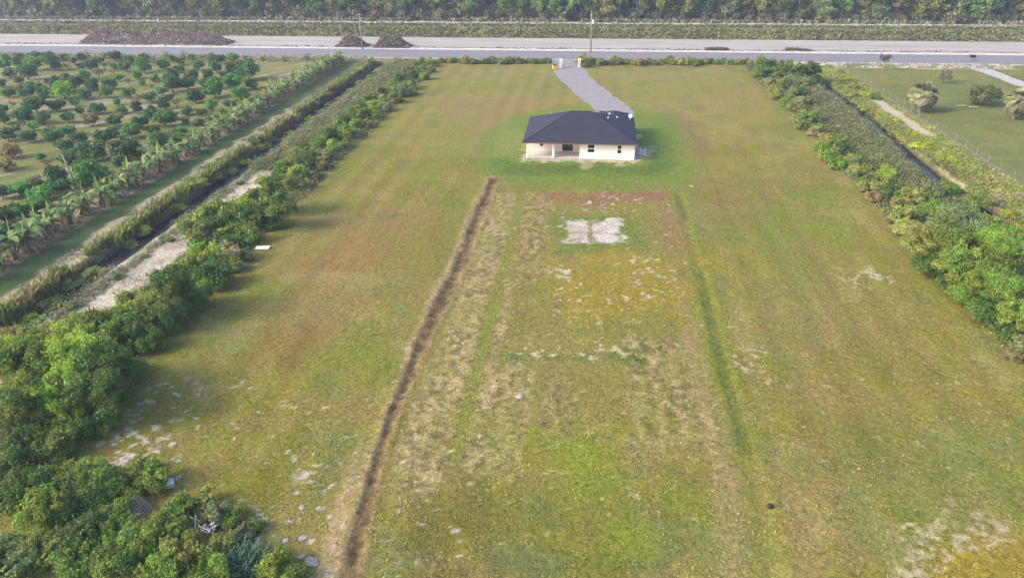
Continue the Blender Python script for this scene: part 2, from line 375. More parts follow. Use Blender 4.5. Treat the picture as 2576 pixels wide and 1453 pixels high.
spots([(1730, 790), (1860, 790), (1860, 830), (1740, 820)], .08); spots([(2105, 690), (2210, 690), (2200, 725), (2120, 725)], .14)
spots([(1460, 500), (1600, 495), (1600, 530), (1480, 530)], .03)
for ln, wd_ in (((( 2300, 1453), (2308, 1395), (2335, 1343), (2390, 1309), (2440, 1303), (2510, 1322)), .42), (((2335, 1453), (2350, 1410), (2372, 1388)), .5), (((2385, 1392), (2392, 1372)), .3), (((2408, 1345), (2440, 1350), (2462, 1362)), .5), (((2470, 1345), (2540, 1352)), .3)):
    ld_, _ = line_d(px(*ln)); paint(A, sstep(wd_*1.5, wd_*.4, ld_+.55+(n3-.5)*1.2+(sp_a-.5)*5.5)*.55, (.30, .26, .205))
spots([(2300, 1453), (2320, 1340), (2460, 1300), (2540, 1330), (2420, 1400), (2400, 1453)], -.01, (.34, .30, .245), .8)
spots([(330, 980), (450, 940), (470, 980), (380, 1060), (330, 1100)], .05, soft=1); spots([(270, 1080), (400, 1090), (440, 1130), (330, 1160), (270, 1145)], .15, (.40, .37, .36), 1)
spots([(500, 980), (620, 940), (640, 960), (520, 1010)], .04); spots([(800, 1190), (910, 1190), (880, 1300), (780, 1380), (760, 1290)], .08); spots([(640, 1260), (800, 1250), (870, 1453), (760, 1453), (640, 1340)], .05)
spots([(1010, 850), (1060, 850), (1010, 960), (980, 960)], .12, (.33, .30, .27)); spots([(590, 650), (640, 655), (630, 680), (590, 680)], .1)
spots([(1100, 1380), (1260, 1330), (1260, 1453), (1100, 1453)], -.01); spots([(300, 1000), (1250, 1000), (1250, 1453), (600, 1453)], -.035, k=.7)
spots([(1840, 800), (2576, 900), (2576, 1453), (1900, 1453)], -.06, (.30, .25, .19), k=.7); spots([(1200, 480), (1750, 480), (1800, 900), (1150, 900)], -.05, k=.6)
spots([(1100, 930), (1880, 930), (1900, 1350), (1000, 1300)], -.05, (.32, .26, .19), k=.6)
# everything outside the lot -----------------------------------------------------------
lotm = sstep(-.6, .6, np.minimum(np.minimum(X+35.6, 36.0-X), 168.2-Y)+(n2-.5)*2)
B = np.zeros((N, 3)); B[:] = (.10, .11, .042)
paint(B, sstep(.45, .6, n2), (.14, .13, .06))
g1 = gp(63, 328); g2 = gp(178, 302); an = math.atan2(g2[1]-g1[1], g2[0]-g1[0])
u = X*math.cos(an)+Y*math.sin(an); v_ = -X*math.sin(an)+Y*math.cos(an)
orc = X < -56.0
of = fbm(u*.22, v_, 3.2, 4, 60); ob = fbm(X, Y, 9, 3, 61)
O_ = np.zeros((N, 3)); O_[:] = (.138, .152, .048)
paint(O_, sstep(.48, .64, of)*.55, (.20, .165, .100)); paint(O_, sstep(.50, .62, fbm(u*.25, v_, 2.4, 4, 63))*.75, (.100, .120, .045))  # the darker green streaks paint in the long shadows of the fruit trees
paint(O_, sstep(.62, .70, fbm(u*.3, v_, 2.0, 3, 64))*.6, (.28, .25, .235)); paint(O_, sstep(.5, .66, ob)*.35, (.15, .17, .05))
m_ = orc.astype(float); paint(B, m_, O_*1.0 if False else (0, 0, 0)); B += m_[:, None]*O_
paint(B, sstep(-.5, .4, np.minimum(X+61.5, -56.9-X)+(n2-.5)*2)*.75, (.22, .175, .145))           # litter under the bananas
paint(B, sstep(-.5, .4, np.minimum(X+58.4, -54.3-X)+(n2-.5)*1.0)*.95, (.050, .088, .030))         # grass strip, painted dark green for the shade of the bananas
paint(B, sstep(-.4, .4, np.minimum(X+55.2, -52.0-X)+(n2-.5)*2.2)*.9*(1-.65*sstep(105, 150, Y)), (.33, .29, .235))   # sandy track
paint(B, sstep(-.3, .3, np.minimum(X+54.2, -53.2-X)+(n2-.5)*1.6)*.6, (.17, .165, .075))
paint(B, sstep(-.5, .5, np.minimum(X+47.6, -41.8-X)+(n2-.5)*2.6)*sstep(94, 84, Y+(n1-.5)*14)*.95, (.40, .37, .345))   # bare sandy ground
paint(B, sstep(-.5, .5, np.minimum(X+47.6, -42-X))*sstep(.5, .6, fbm(X, Y, 1.6, 3, 70))*sstep(96, 86, Y)*.6, (.22, .20, .19))
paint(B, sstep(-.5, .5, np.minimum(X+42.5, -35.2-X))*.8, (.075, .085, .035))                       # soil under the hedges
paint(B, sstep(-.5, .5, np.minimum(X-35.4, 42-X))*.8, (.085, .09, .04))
rw = sstep(-.8, .8, np.minimum(X-49.4, 57.0-X)+(n2-.5)*2)
paint(B, rw, (.17, .175, .05)); paint(B, rw*sstep(.47, .6, n2)*.8, (.20, .23, .03)); paint(B, rw*sstep(.52, .62, fbm(X, Y, 3, 3, 71))*.85*sstep(118, 95, Y), (.42, .35, .30))
paint(B, sstep(-.4, .4, np.minimum(X-52.9, 55.2-X)+(n2-.5)*.8)*sstep(-2, 2, np.minimum(Y-112, 142-Y))*.9, (.38, .35, .32))
rl = sstep(-.6, .6, X-56.8+(n3-.5)*.6)*sstep(-.6, .6, 166.5-Y+(n2-.5)*2)
paint(B, rl, (.110, .138, .040)); paint(B, rl*sstep(.45, .62, n1)*.8, (.150, .155, .045)); paint(B, rl*sstep(.52, .64, fbm(X, Y*1.5, 4, 4, 76))*.5, (.165, .150, .065)); paint(B, rl*sstep(.46, .36, fbm(X, Y, 2.2, 3, 77))*.4, (.090, .115, .030)); paint(B, rl*sstep(.5, .64, fbm(X, Y, 10, 4, 73))*.7*sstep(118, 100, Y), (.18, .14, .085))
paint(B, sstep(.5, .2, np.abs(X-56.9)+(n2-.5)*.8)*.6, (.20, .19, .18))
vg = sstep(-1, 1, np.minimum(Y-166.5, 173.4-Y)+(n2-.5)*2.4)*np.where(X > 44, 1, .7)
paint(B, vg, (.17, .165, .08)); paint(B, vg*sstep(.47, .55, fbm(X, Y, 2.4, 3, 74))*np.where(X > 44, .95, .45), (.50, .47, .45))
paint(B, sstep(-.3, .3, np.minimum(Y-171.4, 173.5-Y)+(n2-.5)*1.6)*.6, (.46, .44, .42))
fb = sstep(-.5, .5, Y-203.2)
paint(B, sstep(182.8, 183.4, Y)*(1-fb), (.15, .145, .085)); paint(B, fb, (.135, .150, .055)); paint(B, fb*sstep(.45, .6, n2)*.6, (.17, .16, .07))
paint(B, sstep(-.6, .6, np.minimum(Y-219.8, 224-Y)+(n2-.5))*.7, (.185, .19, .07)); paint(B, sstep(235, 239, Y), (.05, .058, .025))
paint(B, sstep(-.5, .5, np.minimum(Y-205, 216.2-Y)+(n2-.5)*1.5)*.9, (.10, .075, .055))
whit = sstep(.62, .80, A.min(1)/A.max(1))[:, None]; A *= np.array([1.07, 1.08, .86])[None, :]*(1-whit)+whit; B *= np.array([1.03, 1.0, .9])[None, :]
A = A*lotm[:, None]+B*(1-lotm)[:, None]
# ditches and the canal
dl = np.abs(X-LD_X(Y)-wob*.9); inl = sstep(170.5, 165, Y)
Z += -1.25*sstep(2.0, .35, dl+wob*.5)*inl; paint(A, sstep(2.0, 1.2, dl+wob*.8)*inl*.92, (.040, .033, .027))  # dark bank soil, with the shade of the cut painted into it
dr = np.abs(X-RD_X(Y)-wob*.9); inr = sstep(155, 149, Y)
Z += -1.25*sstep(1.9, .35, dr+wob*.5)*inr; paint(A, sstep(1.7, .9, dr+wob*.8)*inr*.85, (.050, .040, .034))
Z += -2.6*sstep(203.2, 205.2, Y+wob*.6)*sstep(220.2, 215.2, Y+wob*1.2)
# lumpy turf, torn soil and slight unevenness
lump = (fbm(X, Y, .62, 2, 80)-.5); inlot = lotm*sstep(130, 95, Y)
Z += lotm*(n1-.5)*.25*sstep(2, 9, dh)+inlot*lump*.11*(1+1.4*np.clip(tillm, 0, 1))+trm*lump*.12
out = 1-lotm
Z += out*(n2-.5)*.22*sstep(166, 160, Y)
Vg = np.stack([X, Y, Z], 1)
nx, ny = len(gx), len(gy)
idx = np.arange(nx*ny).reshape(ny, nx)
Fg = np.stack([idx[:-1, :-1], idx[:-1, 1:], idx[1:, 1:], idx[1:, :-1]], -1).reshape(-1, 4)
mt, t, b = newmat('ground'); M['ground'] = mt
b.inputs['Roughness'].default_value = .95; b.inputs['Specular IOR Level'].default_value = .1
at = node(t, 'ShaderNodeAttribute', attribute_name='tint')
na = noise_node(t, 3.0, 6, .75); nb = noise_node(t, 11, 4, .7)
r1 = ramp(t, na.outputs['Fac'], [(.34, (.58, .61, .58)), (.5, (1, 1, 1)), (.66, (1.40, 1.36, 1.34))])
r2 = ramp(t, nb.outputs['Fac'], [(.34, (.68, .71, .68)), (.66, (1.30, 1.27, 1.24))])
m1 = node(t, 'ShaderNodeMix', data_type='RGBA', blend_type='MULTIPLY'); m1.inputs['Factor'].default_value = 1
m2 = node(t, 'ShaderNodeMix', data_type='RGBA', blend_type='MULTIPLY'); m2.inputs['Factor'].default_value = 1
t.links.new(at.outputs['Color'], m1.inputs[6]); t.links.new(r1.outputs[0], m1.inputs[7])
t.links.new(m1.outputs[2], m2.inputs[6]); t.links.new(r2.outputs[0], m2.inputs[7])
t.links.new(m2.outputs[2], b.inputs['Base Color'])
nc = noise_node(t, 4.5, 5, .7); bp = node(t, 'ShaderNodeBump'); bp.inputs['Strength'].default_value = .8; bp.inputs['Distance'].default_value = .14
t.links.new(nc.outputs['Fac'], bp.inputs['Height']); t.links.new(bp.outputs[0], b.inputs['Normal'])
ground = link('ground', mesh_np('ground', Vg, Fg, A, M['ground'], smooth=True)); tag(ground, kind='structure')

def hz(x, y):
    """ground height (nearest grid point)"""
    i = min(max(int(np.searchsorted(gx, x)), 0), nx-1); j = min(max(int(np.searchsorted(gy, y)), 0), ny-1)
    return float(Z[j*nx+i])

# sheets laid on the ground
def ribbon(name, pts, wl, wr, z, mat, jit=.25, step=.8, kind='structure', cross=4):
    P = [np.asarray(p, float) for p in pts]; out = []
    for i in range(len(P)-1):
        L = np.linalg.norm(P[i+1]-P[i]); n = max(1, int(L/step))
        for k in range(n): out.append((i+k/n))
    out.append(len(P)-1); V = []; rows = 0
    for s_ in out:
        i = min(int(s_), len(P)-2); f = s_-i
        # Catmull-Rom through the points
        p0, p1, p2, p3 = P[max(i-1, 0)], P[i], P[i+1], P[min(i+2, len(P)-1)]
        p = .5*((2*p1)+(-p0+p2)*f+(2*p0-5*p1+4*p2-p3)*f*f+(-p0+3*p1-3*p2+p3)*f**3)
        d = .5*((-p0+p2)+2*(2*p0-5*p1+4*p2-p3)*f+3*(-p0+3*p1-3*p2+p3)*f*f); d = d/np.linalg.norm(d); nn = np.array([-d[1], d[0]])
        a = np.interp(s_, range(len(P)), wl if hasattr(wl, '__len__') else [wl]*len(P)); c = np.interp(s_, range(len(P)), wr if hasattr(wr, '__len__') else [wr]*len(P))
        a += jit*2*(float(fbm(np.array([s_*7.3+p[0]]), np.array([p[1]]), 2.5, 3, 90)[0])-.5)*2
        c += jit*2*(float(fbm(np.array([p[0]]), np.array([p[1]+50]), 2.5, 3, 91)[0])-.5)*2
        for k in range(cross+1):
            q = p+nn*(a*(1-k/cross)-c*k/cross); zz = z+(hz(*q) if -40 < q[0] < 120 and q[1] < 165 else 0)
            V.append((q[0], q[1], zz))
        rows += 1
    F = [(r_*(cross+1)+k, (r_+1)*(cross+1)+k, (r_+1)*(cross+1)+k+1, r_*(cross+1)+k+1) for r_ in range(rows-1) for k in range(cross)]
    o = link(name, mesh_np(name, V, [f[::-1] for f in F], None, mat, True)); return tag(o, kind=kind)
M['asphalt'] = simple('asphalt', (.180, .175, .192), (.140, .135, .150), .5, .85, .1, stretch=(.25, 2.2, 1), bscale=9)
M['gravel'] = simple('driveway_gravel', (.235, .222, .232), (.180, .168, .176), .9, .95, .35, bscale=12)
M['shoulder'] = simple('white_shoulder', (.52, .50, .485), (.30, .29, .27), .8, .95, .2, bscale=5)
M['sandstrip'] = simple('pale_sand', (.325, .303, .288), (.24, .220, .205), .22, .95, .2, stretch=(.2, 1.6, 1), bscale=4)
M['dirtroad'] = simple('far_dirt', (.46, .44, .42), (.25, .24, .2), .35, .95, .1)
XS = [np.array([x, 0.0]) for x in np.arange(-330, 331, 22.0)]
def along(y): return [np.array([p[0], y]) for p in XS]
ribbon('sand_strip', along(195.3), 7.9, 8.0, .010, M['sandstrip'], .22)
ribbon('road_shoulder', along(184.6), 1.7, 1.7, .020, M['shoulder'], .45)
ribbon('road', along(177.9), 5.5, 5.3, .035, M['asphalt'], .12)
ribbon('far_dirt_road', along(231.2), 2.1, 2.0, .15, M['dirtroad'], .8)
ribbon('driveway', px((1424, 146), (1424, 158), (1424, 172), (1448, 198), (1474, 222), (1508, 248), (1540, 275), (1548, 284)) + [np.array([4.4, 113.2])],
       [2.0, 1.9, 4.0, 3.6, 3.5, 3.4, 3.4, 3.4, 3.4], [2.0, 1.9, 3.2, 3.4, 3.5, 3.4, 3.3, 3.2, 2.8], .03, M['gravel'], .28)
tag(link('driveway_apron', mesh_np('driveway_apron', [(-8, 171.6, .028), (-.4, 171.6, .028), (.2, 172.8, .028), (-8.6, 172.8, .028)], [(0, 1, 2, 3)], None, M['shoulder'])), kind='structure')
nd = px((2425, 157), (2480, 178), (2530, 197), (2576, 214)) + [np.array([91.5, 143.0])]
ribbon('neighbour_driveway', [gp(2418, 152)] + nd, [2.6, 2.3, 1.9, 1.7, 1.7, 1.7], [2.6, 2.3, 1.9, 1.7, 1.7, 1.7], .03, simple('concrete', (.36, .345, .345), (.28, .265, .265), .8, .9, .1), .18)
wm, t, b = newmat('dark_water'); b.inputs['Base Color'].default_value = (.010, .010, .010, 1); b.inputs['Roughness'].default_value = .22; b.inputs['Specular IOR Level'].default_value = .2
M['water'] = wm
nw = noise_node(t, 1.2, 3); bw = node(t, 'ShaderNodeBump'); bw.inputs['Strength'].default_value = .12; bw.inputs['Distance'].default_value = .05
t.links.new(nw.outputs['Fac'], bw.inputs['Height']); t.links.new(bw.outputs[0], b.inputs['Normal'])
def waterstrip(name, fx, y0, y1, hw, z):
    V = []; ys = np.arange(y0, y1, 2.0)
    for y in ys: V += [(float(fx(y))-hw, y, z), (float(fx(y))+hw, y, z)]
    F = [(2*i, 2*i+1, 2*i+3, 2*i+2) for i in range(len(ys)-1)]
    tag(link(name, mesh_np(name, V, F, None, wm)), kind='structure')
waterstrip('ditch_water', LD_X, 20, 166, 1.5, -.62); waterstrip('ditch_water', RD_X, 40, 151, 1.45, -.62)
tag(link('canal_water', mesh_np('canal_water', [(-340, 203.5, -2.1), (340, 203.5, -2.1), (340, 217.5, -2.1), (-340, 217.5, -2.1)], [(0, 1, 2, 3)], None, wm)), kind='structure')

# ------------------------------------------------------------------ foliage makers
def quads(P, Nn, size, aspect=.62, tint=None):
    """leaf quads at P facing Nn"""
    n = len(P); a = rng.normal(size=(n, 3)); T = np.cross(Nn, a); T /= np.linalg.norm(T, axis=1)[:, None]+1e-9
    Bn = np.cross(Nn, T); Bn /= np.linalg.norm(Bn, axis=1)[:, None]+1e-9
    s = np.broadcast_to(size, (n,))[:, None]*.5
    V = np.stack([P-T*s, P-Bn*s*aspect+T*s*.1, P+T*s, P+Bn*s*aspect+T*s*.1], 1).reshape(-1, 3)
    F = np.arange(4*n).reshape(n, 4)
    return V, F, (np.repeat(tint, 4, axis=0) if tint is not None else None)
def crown_pts(lobes, n, inner=.25, flat=0.0):
    """points and outward normals spread over the lobes (cx,cy,cz,rx,ry,rz)"""
    L = np.array(lobes, float); wgt = (L[:, 3]*L[:, 4]+L[:, 3]*L[:, 5]+L[:, 4]*L[:, 5]); wgt /= wgt.sum()
    k = rng.choice(len(L), n, p=wgt); d = rng.normal(size=(n, 3)); d /= np.linalg.norm(d, axis=1)[:, None]
    d[:, 2] = np.where(d[:, 2] < -.35, -d[:, 2], d[:, 2])
    r = np.where(rng.random(n) < inner, rng.uniform(.45, .9, n), rng.uniform(.80, 1.08, n)+np.where(rng.random(n) < .22, rng.uniform(0, .32, n), 0))
    P = L[k, :3]+d*L[k, 3:]*r[:, None]
    Nn = d*.65+rng.normal(size=(n, 3))*.5; Nn[:, 2] += flat+.1; Nn /= np.linalg.norm(Nn, axis=1)[:, None]
    return P, Nn, k
def tints(k, nl, lo=.55, hi=1.5):
    lob = rng.uniform(.78, 1.25, (nl, 1))*np.stack([rng.uniform(.85, 1.25, nl), np.ones(nl), rng.uniform(.8, 1.2, nl)], 1)
    return lob[k]*rng.uniform(lo, hi, (len(k), 1))*np.stack([rng.uniform(.85, 1.2, len(k)), np.ones(len(k)), rng.uniform(.75, 1.25, len(k))], 1)
def make_crown(name, nl, n, size, w=1.0, zc=.75, h=.8, lobe=(.28, .5), seed=0, gaps=0.0, cone=0.0):
    global rng
    rng = np.random.default_rng(100+seed)
    L = []
    for i in range(nl):
        a = rng.uniform(0, 2*PI); rr = w*math.sqrt(rng.random())*.68; z = zc+h*rng.uniform(-.72, .75)*(1-.35*rr/w)
        if cone: rr *= 1-cone*np.clip((z-zc+h)/(2*h), 0, 1)
        s = rng.uniform(*lobe)*w
        L.append((rr*math.cos(a), rr*math.sin(a), max(z, s*.55), s*rng.uniform(.85, 1.2), s*rng.uniform(.85, 1.2), s*rng.uniform(.7, 1.0)))
    P, Nn, k = crown_pts(L, n)
    P[:, 2] = np.maximum(P[:, 2], .02)
    ns = nl*3                                                        # leafy shoots that break the outline
    sp_, sn_, sk_ = crown_pts(L, ns, 0); dirs = sn_*.6+np.stack([rng.normal(size=ns)*.35, rng.normal(size=ns)*.35, np.abs(rng.normal(size=ns))*.6+.35], 1)
    dirs /= np.linalg.norm(dirs, axis=1)[:, None]; m_s = 16; tt = np.tile(np.linspace(0, 1, m_s), ns); ii = np.repeat(np.arange(ns), m_s); ln_ = rng.uniform(.12, .34, ns)*w
    P2 = sp_[ii]+dirs[ii]*(tt*ln_[ii])[:, None]+rng.normal(size=(ns*m_s, 3))*(.045*(1.2-tt))[:, None]
    N2 = rng.normal(size=(ns*m_s, 3)); N2[:, 2] += .6; N2 /= np.linalg.norm(N2, axis=1)[:, None]
    P = np.concatenate([P, P2]); Nn = np.concatenate([Nn, N2]); k = np.concatenate([k, sk_[ii]])
    if gaps:
        keep = vnoise(P[:, 0]*3+P[:, 2]*2, P[:, 1]*3-P[:, 2]*2, .8, seed) > gaps
        P, Nn, k = P[keep], Nn[keep], k[keep]
    sz = rng.uniform(.65, 1.35, len(P))*size
    V, F, c = quads(P, Nn, sz, .65, tints(k, nl))
    return mesh_np(name, V, F, c, M['leaf'])
BUSH = [make_crown('foliage', 20, 5200, .115, 1, .58, .58, (.16, .40), s, .12) for s in range(6)]
BUSHF = [make_crown('foliage', 34, 13000, .072, 1, .58, .58, (.12, .36), 10+s, .14) for s in range(5)]      # finer leaves for the nearest ones
CROWN = [make_crown('crown', 26, 6500, .105, 1, 1.5, 1.0, (.15, .40), 20+s, .22) for s in range(5)]
CROWNF = [make_crown('crown', 42, 16000, .068, 1, 1.5, 1.05, (.12, .34), 30+s, .22) for s in range(5)]
ORCH = [make_crown('crown', 18, 3000, .17, 1, .80, .70, (.22, .48), 40+s, .08) for s in range(6)]
SPARSE = [make_crown('crown', 8, 420, .17, 1, 1.0, .7, (.25, .4), 50+s, .25) for s in range(2)]
WOOD = [make_crown('crown', 24, 3800, .17, 1, 1.75, 1.75, (.22, .40), 60+s, .20) for s in range(5)]
def make_trunk(h, r, name='trunk', limbs=4, seed=0, mat='bark', lean=.0):
    q = random.Random(seed); b_ = MB()
    b_.tube([(0, 0, -.05), (lean*.4, 0, h*.5), (lean, .03, h)], [r*1.25, r, r*.7], 7)
    for i in range(limbs):
        a = 2*PI*i/limbs+q.uniform(-.4, .4); l = q.uniform(.45, .75); z0 = h*q.uniform(.6, .95)
        b_.tube([(lean*z0/h, .02, z0), (lean+.35*l*math.cos(a), .35*l*math.sin(a), z0+.35*l), (lean+l*.8*math.cos(a), l*.8*math.sin(a), z0+.95*l)], [r*.55, r*.4, r*.15], 5)
    return b_.mesh(name, M[mat], True)
TRK_O = [make_trunk(.5, .045, seed=i) for i in range(3)]
TRK_T = [make_trunk(1.0, .05, seed=10+i, lean=.15, mat='bark') for i in range(3)]
TRK_W = [make_trunk(2.2, .045, seed=20+i, limbs=5, lean=(-.2, .2)[i % 2], mat='palebark') for i in range(3)]
TONE = {'g': ((.105, .170, .034), 'mid green'), 'b': ((.165, .240, .038), 'bright yellow'), 'd': ((.060, .112, .026), 'dark green'),
        'o': ((.160, .185, .062), 'dull olive'), 's': ((.125, .170, .085), 'silvery green'), 't': ((.165, .165, .095), 'dry tan'), 'y': ((.23, .28, .035), 'vivid lime')}
ORD = ['first', 'second', 'third', 'fourth', 'fifth', 'sixth', 'seventh', 'eighth', 'ninth', 'tenth', 'eleventh', 'twelfth', 'thirteenth', 'fourteenth', 'fifteenth',
       'sixteenth', 'seventeenth', 'eighteenth', 'nineteenth', 'twentieth'] + ['twenty-'+s for s in ('first', 'second', 'third', 'fourth', 'fifth', 'sixth', 'seventh', 'eighth', 'ninth')] + ['thirtieth'] + ['thirty-'+s for s in ('first', 'second', 'third', 'fourth', 'fifth', 'sixth', 'seventh', 'eighth', 'ninth')] + ['fortieth'] + ['forty-'+s for s in ('first', 'second', 'third', 'fourth', 'fifth', 'sixth', 'seventh', 'eighth', 'ninth')] + ['fiftieth'] + ['fifty-'+s for s in ('first', 'second', 'third', 'fourth', 'fifth', 'sixth', 'seventh', 'eighth', 'ninth')] + ['sixtieth'] + ['sixty-'+s for s in ('first', 'second', 'third', 'fourth', 'fifth', 'sixth', 'seventh', 'eighth', 'ninth')]
LEAFK = (1.62, 1.62, 1.18)                                           # even gain on all leaf tones, offsets self-shading in the crowns
def jit_col(c, a=.14):
    k = R.uniform(1-a, 1+a); return tuple(min(1, v*k*LEAFK[i]*R.uniform(1-a*.6, 1+a*.6)) for i, v in enumerate(c))
def plant(kind, cx, cy, d, tone):
    """a bush ('B') or small tree ('T') whose crown is centred at that spot with that apparent width"""
    g = gp(cx, cy); r = d/2*depth(*g)/FPX
    zc = .62*r if kind == 'B' else 1.5*r
    for _ in range(2):
        g = gp(cx, cy, zc); r = d/2*depth(g[0], g[1], zc)/FPX*1.06; zc = .62*r if kind == 'B' else 1.5*r
    z0 = min(0, hz(*g)) - .05
    fine = d > 95; col = jit_col(TONE[tone][0]); rz = R.uniform(0, 6.28); sc = (r, r*R.uniform(.9, 1.1), r*R.uniform(.88, 1.12))
    if kind == 'B':
        o = link('bush', R.choice(BUSHF if fine else BUSH), loc=(g[0], g[1], z0), rz=rz, scale=sc, color=col)
    else:
        o = empty('hedge_tree', (g[0], g[1], z0), rz)
        link('crown', R.choice(CROWNF if fine else CROWN), o, scale=sc, color=col)
        link('trunk', R.choice(TRK_T), o, scale=(r, r, r))
    return o, g
def plant_list(specs, where, group, flat=1.0, small=1.0):
    """specs: kind, x, y, width, tone. Each label counts the plants of that look from the road"""
    made = []
    for (k, cx, cy, d, tn) in specs:
        o, g = plant(k, cx, cy, d*small, tn); o.scale[2] *= flat; made.append((g[1], k, tn, o))
    cnt = {}
    for yy, k, tn, o in sorted(made, key=lambda q: -q[0]):
        cnt[(k, tn)] = cnt.get((k, tn), 0)+1; i = cnt[(k, tn)]
        noun = 'bush' if k == 'B' else 'tree'
        tag(o, f"{TONE[tn][1]} {noun}, {ORD[i-1]} of its colour from the road, {where}", noun, group)
def blades(name, pts, hts, cols, width=.05, nb=4, lean=.5, label=None, cat='grass', kind='stuff', mat='blade'):
    """grass tufts: nb bent blades at each point"""
    P = np.repeat(np.asarray(pts, float), nb, axis=0); h = np.repeat(np.asarray(hts, float), nb)*rng.uniform(.6, 1.2, len(pts)*nb)
    c = np.repeat(np.asarray(cols, float), nb, axis=0)*rng.uniform(.65, 1.35, (len(P), 1))
    n = len(P); a = rng.uniform(0, 2*PI, n); l = rng.uniform(.1, lean, n)*h; wv = width*rng.uniform(.6, 1.5, n)
    dx, dy = np.cos(a), np.sin(a); off = rng.normal(size=(n, 2))*.12*np.minimum(h, 1.2)[:, None]
    base = np.stack([P[:, 0]+off[:, 0], P[:, 1]+off[:, 1], P[:, 2]-.03], 1)
    side = np.stack([-dy*wv, dx*wv, np.zeros(n)], 1)
    mid = base+np.stack([dx*l*.35, dy*l*.35, h*.62], 1); tip = base+np.stack([dx*l, dy*l, h], 1)
    V = np.stack([base-side, base+side, mid+side*.9, mid-side*.9, tip+side*.25, tip-side*.25], 1).reshape(-1, 3)
    i = np.arange(n)[:, None]*6
    F = np.concatenate([i+np.array([[0, 1, 2, 3]]), i+np.array([[3, 2, 4, 5]])])
    o = link(name, mesh_np(name, V, F, np.repeat(c, 6, axis=0), M[mat]))
    return tag(o, label, cat, None, kind)
def clumps(name, pts, hts, cols, size=.22, nq=9, label=None, cat='weeds', spread=1.0):
    """low leafy mounds: nq leaf quads over a small dome at each point"""
    pts = np.asarray(pts, float); hts = np.asarray(hts, float); n = len(pts)
    k = np.repeat(np.arange(n), nq); d = rng.normal(size=(n*nq, 3)); d /= np.linalg.norm(d, axis=1)[:, None]; d[:, 2] = np.abs(d[:, 2])
    rr = hts[k]*rng.uniform(.75, 1.1, n*nq); P = pts[k]+d*np.stack([rr*.75*spread, rr*.75*spread, rr], 1)
    Nn = d*.7+rng.normal(size=d.shape)*.45; Nn[:, 2] += .35; Nn /= np.linalg.norm(Nn, axis=1)[:, None]
    c = np.asarray(cols, float)[k]*(rng.uniform(.75, 1.25, n)[k]*rng.uniform(.6, 1.4, n*nq))[:, None]
    V, F, c = quads(P, Nn, size*rng.uniform(.6, 1.4, n*nq), .6, c)
    return tag(link(name, mesh_np(name, V, F, c, M['blade'])), label, cat, None, 'stuff')
def scatter(n, x0, x1, y0, y1, fy=None):
    x = rng.uniform(x0, x1, n); y = rng.uniform(y0, y1, n) if fy is None else fy(rng.random(n))
    z = np.array([hz(a, b_) for a, b_ in zip(x, y)]); return np.stack([x, y, z], 1)
def pick(cols, n, pw=None): return np.array(cols)[rng.choice(len(cols), n, p=pw)]

# ------------------------------------------------------------------ THE HOUSE
def wallmat(name, c1, c2): return simple(name, c1, c2, .7, .75, .05, bscale=20)
M['stucco'] = wallmat('cream_white_stucco', (.80, .745, .70), (.74, .68, .635)); M['peach'] = wallmat('pale_peach_stucco', (.74, .60, .53), (.68, .55, .48))
mt, t, b = newmat('charcoal_shingles'); b.inputs['Roughness'].default_value = .85; b.inputs['Specular IOR Level'].default_value = .25; M['shingle'] = mt
nA = noise_node(t, .6, 3); nB = noise_node(t, 14, 2, stretch=(1, 1, 1))
rA = ramp(t, nB.outputs['Fac'], [(.3, (.017, .0185, .033)), (.7, (.036, .037, .060))]); rB = ramp(t, nA.outputs['Fac'], [(.3, (.85, .85, .9)), (.7, (1.15, 1.12, 1.1))])
mm = node(t, 'ShaderNodeMix', data_type='RGBA', blend_type='MULTIPLY'); mm.inputs['Factor'].default_value = 1
t.links.new(rA.outputs[0], mm.inputs[6]); t.links.new(rB.outputs[0], mm.inputs[7]); t.links.new(mm.outputs[2], b.inputs['Base Color'])
M['slab'] = simple('porch_concrete', (.52, .50, .49), (.42, .40, .39), 1.5, .85, .05)
M['fascia'] = simple('brown_fascia', (.20, .11, .075), (.15, .08, .055), 4, .6)
gm, t, b = newmat('dark_glass'); b.inputs['Base Color'].default_value = (.02, .024, .024, 1); b.inputs['Roughness'].default_value = .08; M['glass'] = gm
M['frame'] = simple('white_frame', (.78, .77, .75), (.72, .71, .69), 6, .5); M['darkframe'] = simple('dark_red_brown_frame', (.12, .035, .03), (.08, .025, .02), 6, .5)
house = empty('house', (0, 0, 0), 0, 'single storey cream white house with dark charcoal hip roof in the middle of the lot', 'house')
TOP = PAD+2.45
FX = -.75                                                          # where the porch ends and the full front wall begins
wb = MB()
wy = HY0
def wall_y(mb, x0, x1, y, th, z0, z1, holes):
    """wall in the XZ plane from y to y+th with rectangular holes (xa, xb, za, zb)"""
    xs = sorted({x0, x1, *[h[0] for h in holes], *[h[1] for h in holes]})
    for a, c in zip(xs[:-1], xs[1:]):
        hs = [h for h in holes if h[0] <= a+1e-6 and h[1] >= c-1e-6]
        if not hs: mb.box(a, c, y, y+th, z0, z1)
        else:
            mb.box(a, c, y, y+th, z0, hs[0][2]); mb.box(a, c, y, y+th, hs[0][3], z1)
W1 = (.38, 1.40, PAD+.86, PAD+2.08); W2 = (4.62, 5.25, PAD+.80, PAD+2.08)
wall_y(wb, FX, HX1, wy, .2, .05, TOP, [W1, W2])
wb.box(HX1-.2, HX1, wy+.2, HY1-.2, .05, TOP)
wb.box(FX, FX+.2, wy+.2, wy+3.0, .05, TOP)
wb.box(HX0, HX1, HY1-.2, HY1, .05, TOP)
wb.box(HX0, HX0+.2, wy+3.2, HY1-.2, .05, TOP)
wb.box(1.4, 7.1, HY1, 111.2, .05, TOP)                              # the garage wing at the back
wb.build('wall', M['stucco'], house)
pw_ = MB(); PY = wy+3.0
